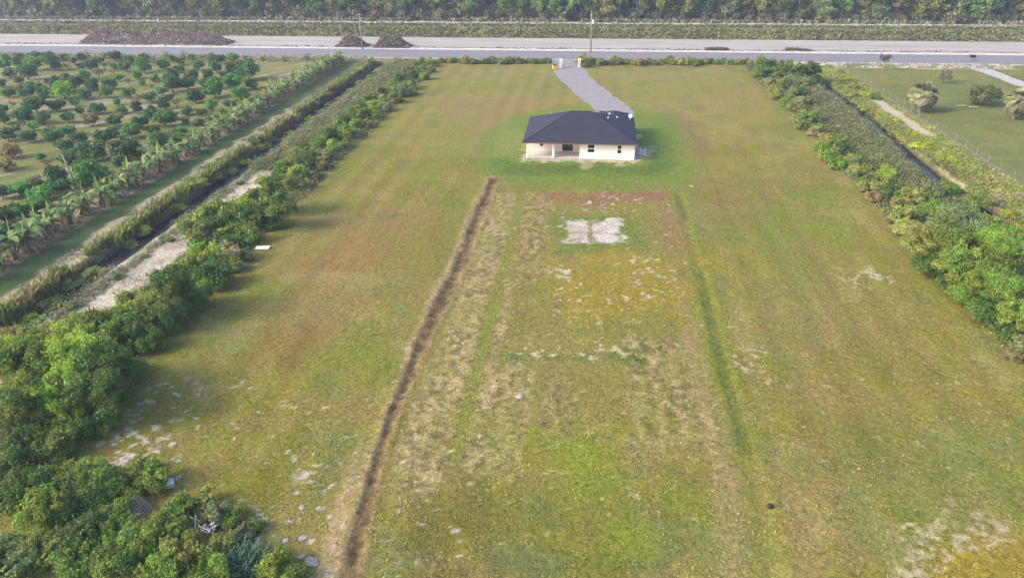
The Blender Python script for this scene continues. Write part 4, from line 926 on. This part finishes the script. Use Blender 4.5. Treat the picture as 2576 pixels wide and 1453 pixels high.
BAN = [make_banana(200+i) for i in range(6)]; BANY = [make_banana(300+i, True) for i in range(3)]
def banana(x, y, s, proto, lab, group):
    o = empty('banana_plant', (x, y, hz(x, y)), R.uniform(0, 6.28), lab, 'banana plant', group)
    for nm, me in zip(('leaves', 'stem', 'dead_leaves'), proto): link(nm, me, o, scale=(s, s, s))
bl_ = []
y = 166.0
while y > 50:
    bl_.append((-59.6+R.uniform(-.8, .5), y, R.uniform(.82, 1.18)*(1.15 if y > 105 else 1.25)))
    y -= R.uniform(1.9, 2.8) if y > 95 else R.uniform(2.0, 3.0)
for i, (x, y, s) in enumerate(bl_): banana(x, y, s, BAN[i % 6], f"banana plant, {ORD[i]} from the road in the front row along the grass strip", 'banana plants along the orchard')
bk = [(-62.6+R.uniform(-.7, .7), y_+R.uniform(-.8, .8), R.uniform(.75, 1.05)) for y_ in np.arange(162, 52, -5.6)]
for i, (x, y, s) in enumerate(bk): banana(x, y, s, BAN[(i*5+2) % 6], f"banana plant, {ORD[i]} from the road in the back row beside the fruit trees", 'banana plants behind the front row')
rb_ = [(x+R.uniform(-1, 1), 166.8+R.uniform(-1, 1), R.uniform(.7, 1.05)) for x in np.arange(-64, -128, -5.2)]
for i, (x, y, s) in enumerate(rb_): banana(x, y, s, BANY[i % 3], f"pale young banana plant, {ORD[i]} from the right along the roadside edge", 'young banana plants along the road')
# weedy ground cover in the orchard and along the road
rng = np.random.default_rng(21)
p_ = np.concatenate([scatter(2600, -64.5, -58.5, 50, 166), scatter(900, -70, -62, 55, 120)])
clumps('orchard_weeds', p_, rng.uniform(.2, .75, len(p_)), pick([(.15, .20, .08), (.09, .15, .05), (.21, .24, .12), (.24, .20, .13)], len(p_)), .2, 9, 'tangle of low weeds growing under the banana plants', 'weeds')
p_ = scatter(2600, -170, -55, 165, 172.2)
clumps('roadside_weeds', p_, rng.uniform(.2, .8, len(p_)), pick([(.23, .24, .13), (.18, .21, .09), (.28, .27, .18), (.32, .27, .17)], len(p_)), .28, 8, 'pale dry weeds along the road edge of the orchard', 'weeds')
p_ = scatter(1500, 36, 120, 166.2, 171.5)
clumps('verge_weeds', p_, rng.uniform(.1, .4, len(p_)), pick([(.23, .24, .13), (.18, .20, .09), (.32, .31, .24)], len(p_)), .22, 7, 'sparse weeds on the pale verge at the upper right', 'weeds')

# ------------------------------------------------------------------ HEDGES
left = [('B',1062,150,22,'o'),('B',1080,152,26,'b'),('B',1093,160,22,'g'),('B',1045,163,30,'o'),('B',1025,180,34,'d'),('B',1038,188,36,'d'),('B',1060,172,34,'g'),('B',1085,174,24,'s'),
 ('B',1002,192,36,'d'),('B',1068,190,30,'g'),('B',985,207,32,'g'),('B',1030,210,42,'g'),('B',1008,228,46,'s'),('B',1035,228,30,'o'),('B',982,222,40,'o'),('B',950,228,36,'g'),('B',965,247,38,'b'),('B',992,245,42,'o'),('B',928,247,38,'g'),
 ('B',942,267,42,'b'),('B',968,268,36,'t'),('B',908,264,40,'g'),('B',918,287,42,'g'),('B',945,290,34,'g'),('B',885,282,40,'g'),('B',870,300,42,'d'),('B',895,312,42,'b'),('B',920,312,32,'t'),('B',852,318,44,'g'),('B',838,337,46,'d'),('B',868,337,44,'b'),
 ('B',892,335,34,'s'),('B',815,345,46,'g'),('B',838,367,48,'b'),('B',865,362,34,'o'),('B',800,367,48,'g'),('B',770,367,46,'d'),('B',790,387,48,'g'),('B',820,390,42,'t'),('B',742,395,52,'o'),('B',768,412,54,'d'),('B',800,412,42,'o'),('B',716,415,52,'g'),
 ('B',750,437,54,'b'),('B',785,438,38,'t'),('B',700,440,58,'d'),('B',728,460,55,'o'),('B',760,462,40,'t'),('T',683,475,84,'g'),('T',700,520,78,'d'),('B',640,490,66,'g'),('B',615,515,74,'b'),('B',655,545,84,'d'),('B',600,550,84,'d'),('B',555,535,84,'g'),
 ('B',520,555,92,'g'),('B',490,575,76,'o'),('B',575,592,78,'g'),('B',625,588,64,'g'),('B',545,610,70,'d'),('B',500,610,70,'d'),('B',690,560,50,'d'),
 ('B',515,640,84,'b'),('B',570,640,66,'t'),('B',612,640,44,'t'),('B',545,655,70,'g'),('B',590,660,56,'g'),('B',485,665,84,'g'),('B',545,695,88,'d'),('B',515,700,80,'b'),('B',450,690,92,'b'),('T',435,725,124,'d'),('B',490,745,108,'d'),
 ('B',400,755,110,'g'),('B',365,740,82,'g'),('B',330,762,92,'o'),('B',298,790,92,'b'),('B',268,805,92,'b'),('B',350,815,104,'d'),('B',425,795,104,'d'),('B',375,850,90,'d'),('B',310,840,112,'d'),('B',230,820,110,'g'),('B',250,862,120,'g'),
 ('B',195,835,100,'b'),('B',155,835,100,'o'),('B',115,862,112,'b'),('B',60,845,112,'g'),('B',15,862,110,'o'),('T',190,905,158,'b'),('T',265,915,138,'d'),('B',318,925,110,'d'),('T',80,915,150,'g'),('T',15,930,130,'y'),
 ('T',145,980,150,'b'),('T',235,985,140,'d'),('B',290,985,104,'d'),('T',55,1000,140,'g'),('B',0,1015,120,'g'),('B',180,1060,120,'g'),('B',240,1050,104,'d'),('B',268,1070,58,'b'),('B',100,1065,120,'d'),('B',25,1060,120,'s')]
low = [('B',140,1115,110,'g'),('B',60,1130,120,'d'),('B',10,1165,110,'d'),('B',205,1195,128,'g'),('B',135,1215,130,'g'),('B',260,1205,126,'g'),('B',60,1235,140,'d'),('B',180,1258,140,'d'),('B',285,1258,110,'g'),('B',110,1285,150,'g'),
 ('B',225,1320,140,'d'),('B',310,1330,100,'g'),('B',340,1180,70,'o'),('B',380,1200,90,'g'),('B',450,1270,90,'g'),('B',430,1330,110,'g'),('B',505,1255,80,'o'),('B',540,1290,80,'s'),('B',580,1300,60,'g'),('B',380,1360,120,'b'),
 ('B',300,1400,140,'g'),('B',200,1400,140,'g'),('B',470,1390,120,'o'),('B',560,1385,90,'o'),('B',610,1340,60,'s'),('B',30,1400,150,'s'),('B',120,1380,120,'o'),('B',410,1440,140,'g'),('B',520,1450,110,'g'),('B',690,1415,90,'b'),('B',735,1440,80,'g'),('B',640,1320,46,'g')]
right = [('T',1915,155,48,'g'),('B',1905,180,46,'g'),('T',1942,160,46,'d'),('B',1950,180,50,'g'),('T',1975,168,48,'g'),('T',2008,172,50,'d'),('T',2045,172,50,'d'),('B',2062,195,50,'d'),('B',1992,195,50,'s'),('B',2030,200,50,'s'),('B',1940,207,46,'o'),('B',1965,207,46,'o'),
 ('B',1952,232,50,'o'),('B',1990,235,50,'o'),('B',2020,235,46,'d'),('B',2002,267,46,'o'),('B',2022,252,46,'s'),('B',1982,258,42,'g'),('B',2024,292,58,'g'),('B',2002,298,40,'o'),('B',2048,292,50,'o'),('B',2012,312,42,'o'),('B',2060,320,46,'o'),('B',2045,332,36,'t'),
 ('B',2082,345,50,'o'),('B',2070,368,46,'g'),('B',2110,352,46,'g'),('B',2090,390,62,'g'),('B',2120,370,50,'d'),('B',2140,402,60,'o'),('B',2108,408,56,'g'),('B',2160,425,60,'o'),('B',2192,432,50,'s'),('B',2145,432,40,'s'),('B',2180,460,50,'g'),('B',2225,435,56,'b'),
 ('B',2215,470,54,'o'),('B',2240,482,52,'d'),('B',2195,492,44,'t'),('B',2175,470,36,'t'),('B',2270,505,60,'o'),('B',2300,490,70,'o'),('B',2262,540,66,'o'),('B',2240,540,44,'t'),('B',2262,568,44,'t'),('B',2302,530,60,'o'),('B',2340,520,66,'g'),('B',2290,570,74,'o'),('B',2350,480,60,'s'),('B',2390,470,56,'g'),
 ('T',2400,550,140,'s'),('T',2330,595,110,'o'),('T',2385,610,116,'g'),('T',2440,580,120,'s'),('B',2345,665,106,'d'),('T',2420,655,122,'g'),('T',2490,610,112,'b'),('T',2475,680,128,'g'),('T',2540,650,120,'g'),('B',2440,735,112,'g'),('T',2530,725,120,'g'),('B',2395,715,84,'d'),
 ('B',2490,780,100,'d'),('T',2565,770,110,'g'),('B',2530,832,76,'d'),('B',2562,860,64,'s'),('B',2552,892,52,'t'),('B',2500,540,80,'g'),('B',2560,580,90,'g'),('B',2450,510,70,'g'),('B',2420,470,50,'o')]
front = [('B',x,R.uniform(150.5,153.5),R.uniform(17,28),R.choice('gogs')) for x in range(1108,1392,13)] + [('B',x,R.uniform(152,157),R.uniform(18,29),R.choice('ogso')) for x in range(1482,1892,14)] + [('B',1470,159,30,'d'),('B',1464,146,30,'o'),('B',1545,148,28,'o'),('B',1685,150,30,'o'),('B',1915,150,24,'o')]
plant_list(shr, 'behind the bananas', 'low shrubs behind the bananas', .75)
plant_list(left, 'left hedge', 'bushes and trees of the left hedge')
plant_list(low, 'lower left thicket', 'bushes of the lower left thicket')
plant_list(right, 'right hedge', 'bushes and trees of the right hedge', .92, .93)
# the roadside hedge is counted from left to right
mk = []
for (k, cx, cy, d, tn) in front:
    o, g = plant(k, cx, cy, d, tn); mk.append((g[0], tn, o))
cn = {}
for x_, tn, o in sorted(mk, key=lambda q: q[0]):
    cn[tn] = cn.get(tn, 0)+1; tag(o, f"low {TONE[tn][1]} bush, {ORD[cn[tn]-1]} of its colour from the left along the road", 'bush', 'bushes along the road')
g = gp(178, 1010); t3 = gp(150, 938, 3.4); bt = empty('bare_trunk', (g[0], g[1], 0), 0, 'slender pale bare trunk leaning among the big trees at the left', 'tree')
mb = MB(); dx, dy = (t3-g)*1.0; mb.tube([(0, 0, -.1), (dx*.5, dy*.5, 1.7), (dx, dy, 3.4), (dx*1.15, dy*1.15, 4.2)], [.11, .09, .07, .03], 8); mb.tube([(dx*.8, dy*.8, 2.7), (dx*.8+.6, dy*.8-.2, 3.4)], [.04, .015], 5)
mb.build('trunk', M['palebark'], bt, smooth=True)
g = gp(948, 844); st_ = MB().tube([(-.45, 0, .05), (0, .05, .07), (.45, -.06, .1)], [.05, .06, .04], 6).tube([(.2, 0, .08), (.5, .2, .16)], [.03, .02], 5).build('stick', M['bark'], None, loc=(g[0], g[1], hz(*g)))
tag(st_, 'short dark stick lying on the grass left of the torn trench', 'stick')
# undergrowth, weeds and reeds as masses
rng = np.random.default_rng(22)
def clumpy(n, x0, x1, y0, y1, s, thr, seed):
    p = scatter(n, x0, x1, y0, y1); return p[fbm(p[:, 0], p[:, 1], s, 2, seed) > thr]
def tone_at(p, cols, s, seed):
    """tone by patch: plants of one kind grow together"""
    f = fbm(p[:, 0], p[:, 1], s, 3, seed)*1.6-.3+rng.normal(size=len(p))*.12
    return np.array(cols)[np.clip((f*len(cols)).astype(int), 0, len(cols)-1)]
GR = [(.085, .135, .035), (.16, .19, .05), (.20, .20, .09), (.06, .105, .03), (.13, .17, .045)]
OW = [(.185, .205, .065), (.22, .22, .10), (.15, .185, .055), (.25, .22, .13), (.18, .22, .06), (.11, .15, .045)]
p_ = scatter(5200, -41.8, -35.4, 30, 167); clumps('hedge_undergrowth', p_, rng.uniform(.3, 1.0, len(p_)), tone_at(p_, GR, 4, 101), .20, 10, 'mixed undergrowth at the foot of the left hedge', 'undergrowth')
p_ = scatter(5400, 35.4, 45.4, 46, 167); clumps('hedge_undergrowth', p_, rng.uniform(.3, 1.0, len(p_)), tone_at(p_, GR+OW[:3], 4, 102), .22, 10, 'mixed undergrowth at the foot of the right hedge', 'undergrowth')
p_ = scatter(6200, -46.9, -40.3, 88, 168); p_[:, 0] = p_[:, 0]; clumps('tall_weeds', p_, rng.uniform(.3, .8, len(p_))+.6*(fbm(p_[:, 0], p_[:, 1], 3, 2, 130) > .55), tone_at(p_, OW, 3, 103), .22, 10, 'olive tall weeds between the left ditch and hedge')
p_ = scatter(1800, -47.2, -45.8, 36, 95); clumps('bank_weeds', p_, rng.uniform(.15, .45, len(p_)), tone_at(p_, [(.19, .23, .07), (.24, .24, .13), (.16, .20, .06), (.28, .26, .18)], 3, 104), .14, 9, 'pale green weeds on the right bank of the left ditch')
p_ = clumpy(2600, -48.1, -46.6, 38, 167, 4, .5, 140); clumps('bank_weeds', p_, rng.uniform(.25, .75, len(p_)), tone_at(p_, [(.19, .23, .07), (.13, .16, .05), (.24, .24, .13), (.10, .12, .045)], 3, 141), .15, 9, 'clumps of weeds overhanging the right edge of left ditch')
p_ = clumpy(900, -46.5, -42.5, 40, 92, 2, .56, 105); clumps('sand_weeds', p_, rng.uniform(.15, .5, len(p_)), pick([(.2, .22, .1), (.15, .18, .06), (.24, .22, .15)], len(p_)), .12, 8, 'scattered weeds on the bare sandy ground beside left hedge')
p_ = clumpy(5200, -52.6, -51.1, 36, 167, 4.5, .40, 88); blades('ditch_reeds', p_, rng.uniform(.5, 1.25, len(p_)), tone_at(p_, [(.26, .30, .05), (.19, .25, .045), (.15, .18, .05), (.30, .27, .09)], 5, 106), .07, 6, .7, 'bright tall grass on the left bank of the left ditch', 'grass')
p_ = scatter(1500, -52.2, -50.9, 30, 167); clumps('ditch_bank_scrub', p_, rng.uniform(.3, .8, len(p_)), tone_at(p_, [(.08, .095, .04), (.14, .15, .06), (.07, .11, .035), (.17, .20, .05)], 4, 107), .18, 9, 'dark scrub hanging over the left ditch', 'scrub')
p_ = clumpy(1800, -55.0, -52.4, 40, 167, 2.4, .5, 89); blades('track_grass', p_, rng.uniform(.15, .40, len(p_)), pick([(.26, .25, .14), (.20, .21, .09), (.32, .30, .21)], len(p_)), .06, 4, 1.6, 'short dry tufts along the sandy track', 'grass')
p_ = scatter(4600, 41.0, 47.0, 60, 166); p_ = p_[RD_X(p_[:, 1])-p_[:, 0] > 2.1]; clumps('tall_weeds', p_, rng.uniform(.25, .65, len(p_))+.35*(fbm(p_[:, 0], p_[:, 1], 3, 2, 131) > .55), tone_at(p_, OW, 3, 108), .22, 10, 'olive tall weeds between the right hedge and ditch')
p_ = clumpy(6800, 50.0, 56.4, 66, 166, 5, .36, 92); p_ = p_[~((p_[:, 0] > 52.8) & (p_[:, 0] < 55.3) & (p_[:, 1] > 112) & (p_[:, 1] < 142))]
clumps('bank_weeds', p_, rng.uniform(.22, .65, len(p_)), tone_at(p_, [(.24, .23, .12), (.27, .33, .045), (.23, .28, .05), (.30, .27, .13), (.31, .37, .05)], 8, 109), .20, 9, 'yellow green weeds between the right ditch and wire fence')
p_ = np.concatenate([scatter(1300, 49.2, 50.7, 60, 152), clumpy(1500, 46.0, 47.4, 60, 150, 5, .5, 113)]); clumps('ditch_bank_scrub', p_, rng.uniform(.25, .9, len(p_)), tone_at(p_, [(.14, .18, .05), (.22, .25, .06), (.10, .12, .05)], 4, 110), .2, 9, 'scrub hanging over the right ditch', 'scrub')
p_ = scatter(9000, -250, 190, 214.6, 221.0); clumps('canal_bank_grass', p_, rng.uniform(.3, .9, len(p_)), tone_at(p_, [(.19, .20, .075), (.14, .155, .06), (.23, .22, .095), (.16, .18, .065)], 7, 111), .55, 6, 'olive grass covering the far canal bank', 'grass')
p_ = scatter(6500, -260, 200, 224.5, 229.0); clumps('canal_bank_grass', p_, rng.uniform(.3, .85, len(p_)), tone_at(p_, [(.16, .175, .075), (.20, .20, .09), (.13, .15, .065)], 9, 112), .55, 6, 'dull grass on the bench in front of the far dirt road', 'grass')
p_ = clumpy(5200, -270, 210, 233.4, 239, 9, .36, 95); blades('wood_edge_grass', p_, rng.uniform(.4, 1.3, len(p_)), pick([(.23, .25, .14), (.27, .27, .19), (.16, .20, .09)], len(p_)), .24, 4, .8, 'tall pale grass along the foot of the wood', 'grass')
p_ = clumpy(1700, -300, 300, 186.2, 187.6, 6, .42, 97); blades('verge_tufts', p_, rng.uniform(.12, .35, len(p_)), pick([(.15, .15, .09), (.20, .19, .13)], len(p_)), .12, 3, 1, 'thin line of grass tufts between shoulder and sand', 'grass')
# lawn turf in the foreground: short clumps, thickest on the tilled plot
def turf(n, x0, x1, y0, y1, h0, h1, seed, name, lab, wdt=.035):
    global rng
    rng = np.random.default_rng(seed); yy = y0+(y1-y0)*rng.random(n)**1.5; xx = rng.uniform(x0, x1, n)
    ii = np.clip(np.searchsorted(gx, xx), 0, nx-1); jj = np.clip(np.searchsorted(gy, yy), 0, ny-1); kk = jj*nx+ii
    lum = A[kk].max(1); keep = (lum < .27) & (np.abs(xx) < 35.2) & (dh[kk] > 1.5) & (trm[kk] < .5) & (fbm(xx, yy, .9, 2, seed) > .47)
    xx, yy, kk = xx[keep], yy[keep], kk[keep]
    blades(name, np.stack([xx, yy, Z[kk]], 1), rng.uniform(h0, h1, len(xx)), A[kk]*np.array([1.5, 1.5, 1.4]), wdt, 3, 4.0, lab)
turf(90000, -35, 35, 20, 95, .03, .08, 31, 'lawn_grass', 'short uneven tufts of grass all over the lawn', .05)
rng = np.random.default_rng(33)
g = gp(600, 1425); p_ = np.stack([g[0]+rng.normal(size=260)*.75, g[1]+rng.normal(size=260)*.55, np.full(260, .0)], 1)
o = blades('ornamental_grass', p_, rng.uniform(.6, 1.1, 260), pick([(.085, .16, .10), (.12, .20, .13), (.06, .12, .075)], 260), .045, 5, 1.0, 'blue green clump of arching broad grass at the bottom edge', 'plant'); del o['kind']

# ------------------------------------------------------------------ RIGHT-HAND LAWN
def fan_palm(x, y, h, rc, lab, seed):
    global rng
    rng = np.random.default_rng(seed); q = random.Random(seed); o = empty('palm_tree', (x, y, hz(x, y)), q.uniform(0, 6), lab, 'palm tree', 'palms on the right hand lawn')
    hc = h-rc*.85
    MB().tube([(0, 0, -.1), (.05, 0, hc*.5), (.1, 0, hc+.3)], [.30, .24, .22], 10).build('trunk', M['palebark'], o, smooth=True)
    V, F, cl = [], [], []
    n = 150
    for i in range(n):
        a = i*2.39996; zz = max(-.8, min(.97, 1-1.72*(i+q.uniform(-12, 12))/n)); el = math.asin(zz); L = rc*q.uniform(.48, .74)
        d = Vector((math.cos(a)*math.cos(el), math.sin(a)*math.cos(el), math.sin(el))); c0 = Vector((.1, 0, hc+.2)); tip = c0+d*L
        dead = q.random() < (.08 if zz > .1 else .62 if zz > -.35 else .8)
        col = q.choice([(.21, .24, .10), (.26, .275, .125), (.17, .205, .085)]) if not dead else q.choice([(.21, .175, .115), (.175, .145, .09), (.16, .15, .08)])
        side = d.cross(Vector((0, 0, 1))).normalized() if abs(d.z) < .97 else Vector((1, 0, 0)); upv = side.cross(d); ro = q.uniform(-.6, .6)
        e1 = side*math.cos(ro)+upv*math.sin(ro); e2 = (d*.55-(-side*math.sin(ro)+upv*math.cos(ro))*(.35 if zz > .75 else .8)).normalized()
        for k in range(11):
            th = rad(-110+22*k); ld = e2*math.cos(th)+e1*math.sin(th); pw2 = (-e2*math.sin(th)+e1*math.cos(th))*rc*.045; l = rc*q.uniform(.26, .36)
            b0 = len(V); V += [tuple(tip-pw2*.4), tuple(tip+ld*l*.6-pw2-d*l*.05), tuple(tip+ld*l-d*l*.2), tuple(tip+ld*l*.6+pw2-d*l*.05)]; F.append((b0, b0+1, b0+2, b0+3)); kq = q.uniform(.65, 1.35); cl += [tuple(v*kq for v in col)]*4
        b0 = len(V); pn = side*.03; V += [tuple(c0-pn), tuple(tip-pn), tuple(tip+pn), tuple(c0+pn)]; F.append((b0, b0+1, b0+2, b0+3)); cl += [(.14, .13, .06)]*4
    link('fronds', mesh_np('fronds', V, F, np.array(cl), M['blade']), o)
g = gp(2311, 281); fan_palm(g[0], g[1], 5.0, 3.0, 'large round cabbage palm near the wire fence on right hand lawn', 1)
g = gp(2549, 300); fan_palm(g[0], g[1], 5.2, 2.9, 'cabbage palm with pale trunk cut by the right edge of photo', 2)
g = gp(2470, 268); o = link('bush', BUSHF[1], loc=(g[0]+.5, g[1]+1.5, -.05), rz=1, scale=(3.3, 3.0, 3.0), color=(.135, .175, .048)); tag(o, 'big round olive bush on the right hand lawn between two palms', 'bush')
g = gp(2219, 178); o = empty('small_tree', (g[0], g[1], 0), 0, 'small sparse tree with a pale trunk near the road at upper right', 'tree')
link('crown', SPARSE[0], o, scale=(1.35, 1.35, 2.0), loc=(.15, 0, .3), color=(.13, .125, .075)); link('trunk', make_trunk(1.6, .09, seed=5, mat='palebark', lean=.2), o)
g = gp(2374, 212); o = empty('small_tree', (g[0], g[1]+.5, 0), 0, 'small bare reddish brown tree on the right hand lawn', 'tree')
link('crown', SPARSE[1], o, scale=(1.55, 1.5, 1.5), color=(.15, .125, .10)); link('trunk', make_trunk(.9, .08, seed=6), o)
lg = MB(); lg.tube([(-1.3, 0, .15), (.2, .1, .18)], .14, 8); lg.tube([(.5, -.5, .12), (2.2, -.4, .14)], .12, 8); g = gp(2425, 268); tag(lg.build('cut_logs', M['palebark'], None, loc=(g[0], g[1]-.3, 0)), 'cut pinkish logs lying at the foot of the big olive bush', 'log')
# shrub masses along the right hand side of the ditch near the road and beside the left ditch
sides = [('B',2110,178,34,'o'),('B',2135,195,36,'y'),('B',2150,215,36,'o'),('B',2180,235,36,'y'),('B',2200,240,34,'d'),('B',2180,262,38,'b'),('B',2120,200,36,'o'),('B',2195,285,36,'b'),('B',2260,300,34,'y'),('B',2300,330,42,'y'),('B',2340,360,50,'y'),('B',2310,360,46,'y'),('B',2380,395,50,'y'),('B',2150,235,34,'o'),('B',2420,430,46,'o'),('B',2380,440,40,'y'),('B',2450,480,50,'b'),('B',2500,500,50,'o'),('B',2480,540,44,'b'),('B',2540,530,50,'y'),('B',2350,420,40,'o')]
plant_list(sides, 'beside right lawn', 'bushes between right ditch and lawn', .62, .85)
lb = [('B',948,170,26,'b'),('B',930,185,26,'g'),('B',905,200,28,'b'),('B',880,215,28,'o'),('B',850,232,30,'b'),('B',830,248,30,'g'),('B',800,262,32,'b'),('B',775,280,34,'b'),('B',745,298,36,'g'),('B',720,315,36,'b'),('B',690,335,38,'d'),('B',660,352,40,'o'),('B',610,390,40,'b'),('B',575,412,42,'g'),('B',540,430,50,'d'),('B',500,455,46,'b'),('B',440,505,50,'b'),('B',360,560,54,'b'),('B',320,590,56,'o'),('B',220,655,80,'o'),('B',170,680,84,'o'),('B',140,720,90,'d'),('B',100,735,90,'o'),('B',60,770,90,'b'),('B',30,795,90,'d'),('B',600,455,26,'s'),('B',480,565,26,'s'),('B',425,598,30,'b'),('B',365,640,28,'o'),('B',290,690,36,'s'),('B',175,765,40,'s')]
plant_list(lb, 'beside left ditch', 'bushes along the left ditch', .7, .9)

# ------------------------------------------------------------------ THE WOOD BEHIND THE CANAL
WT = [((.125, .150, .045), 'olive green'), ((.070, .130, .042), 'deep green'), ((.145, .165, .068), 'pale olive'), ((.045, .078, .042), 'very dark'), ((.095, .175, .058), 'fresh green')]
xs = [(x, 240) for x in np.arange(-206, 152, 5.4)]+[(x, 244.5) for x in np.arange(-208, 154, 5.8)]; xs = sorted(xs)
wn = {}
for k, (x, ybase) in enumerate(xs):
    if -34.0 < x < -29.0: continue                                   # a gap with a grassy ride
    xx = x+R.uniform(-1.4, 1.4); yy = ybase+R.uniform(-1.4, 2.0); r = R.uniform(2.9, 4.2); ci = R.choice([0, 0, 1, 2, 2, 3, 4]) if not -30 < x < -2 else 4
    wn[(ci, ybase)] = wn.get((ci, ybase), 0)+1
    o = empty('woodland_tree', (xx, yy, 0), R.uniform(0, 6.28), f"{WT[ci][1]} tree, {ORD[wn[(ci, ybase)]-1]} of its tone from the left, {'front' if ybase == 240 else 'second'} row of wood", 'tree', 'trees along the front of the wood')
    hs = R.uniform(.85, 1.15)
    link('crown', R.choice(WOOD), o, scale=(r, r, r*hs), color=jit_col(WT[ci][0], .1)); link('trunk', R.choice(TRK_W), o, scale=(r, r, r*hs))
rng = np.random.default_rng(77)
def tiles(n, fx, fy, fr, protos, name, label, cols):
    VV, FF, CC = [], [], []; off = 0
    for i in range(n):
        me = protos[i % len(protos)]; nv = len(me.vertices); v = np.empty(nv*3, np.float32); me.vertices.foreach_get('co', v); v = v.reshape(-1, 3)
        c = np.empty(nv*4, np.float32); me.attributes['tint'].data.foreach_get('color', c); c = c.reshape(-1, 4)[:, :3]
        r = fr(); a = rng.uniform(0, 6.28); ca, sa = math.cos(a), math.sin(a)
        q = np.stack([(v[:, 0]*ca-v[:, 1]*sa)*r+fx(), (v[:, 0]*sa+v[:, 1]*ca)*r+fy(), v[:, 2]*r], 1)
        VV.append(q); CC.append(c*np.array(cols[rng.integers(len(cols))])*rng.uniform(.8, 1.2)); FF.append(np.arange(nv).reshape(-1, 4)+off); off += nv
    return tag(link(name, mesh_np(name, np.concatenate(VV), np.concatenate(FF), np.concatenate(CC), M['blade'])), label, 'wood', None, 'stuff')
LITE = [make_crown('crown', 18, 1300, .24, 1, 1.9, 1.7, (.24, .44), 90+s) for s in range(3)]
tiles(170, lambda: rng.uniform(-270, 210), lambda: rng.uniform(246, 276), lambda: rng.uniform(3.4, 5.0), LITE, 'background_wood', 'dense dark wood filling the space behind the front trees', [(.035, .055, .035), (.05, .075, .04), (.028, .045, .034)])
LITB = [make_crown('foliage', 8, 420, .3, 1, .6, .6, (.3, .5), 95+s) for s in range(2)]
tiles(280, lambda: rng.uniform(-230, 165), lambda: rng.uniform(236.8, 240.5), lambda: rng.uniform(.9, 2.6), LITB, 'wood_edge_brush', 'low brush along the foot of the wood', [(.14, .18, .07), (.09, .13, .05), (.18, .20, .10), (.11, .15, .055)])

# ------------------------------------------------------------------ haze
hm = bpy.data.materials.new('haze'); hm.use_nodes = True; t = hm.node_tree; t.nodes.clear()
pv = node(t, 'ShaderNodeVolumePrincipled'); pv.inputs['Density'].default_value = .00045; pv.inputs['Color'].default_value = (.62, .68, .95, 1); pv.inputs['Anisotropy'].default_value = .2
om = node(t, 'ShaderNodeOutputMaterial'); t.links.new(pv.outputs[0], om.inputs['Volume'])
tag(MB().box(-920, 920, -520, 920, -4.2, 34.5).build('haze', hm), kind='stuff')
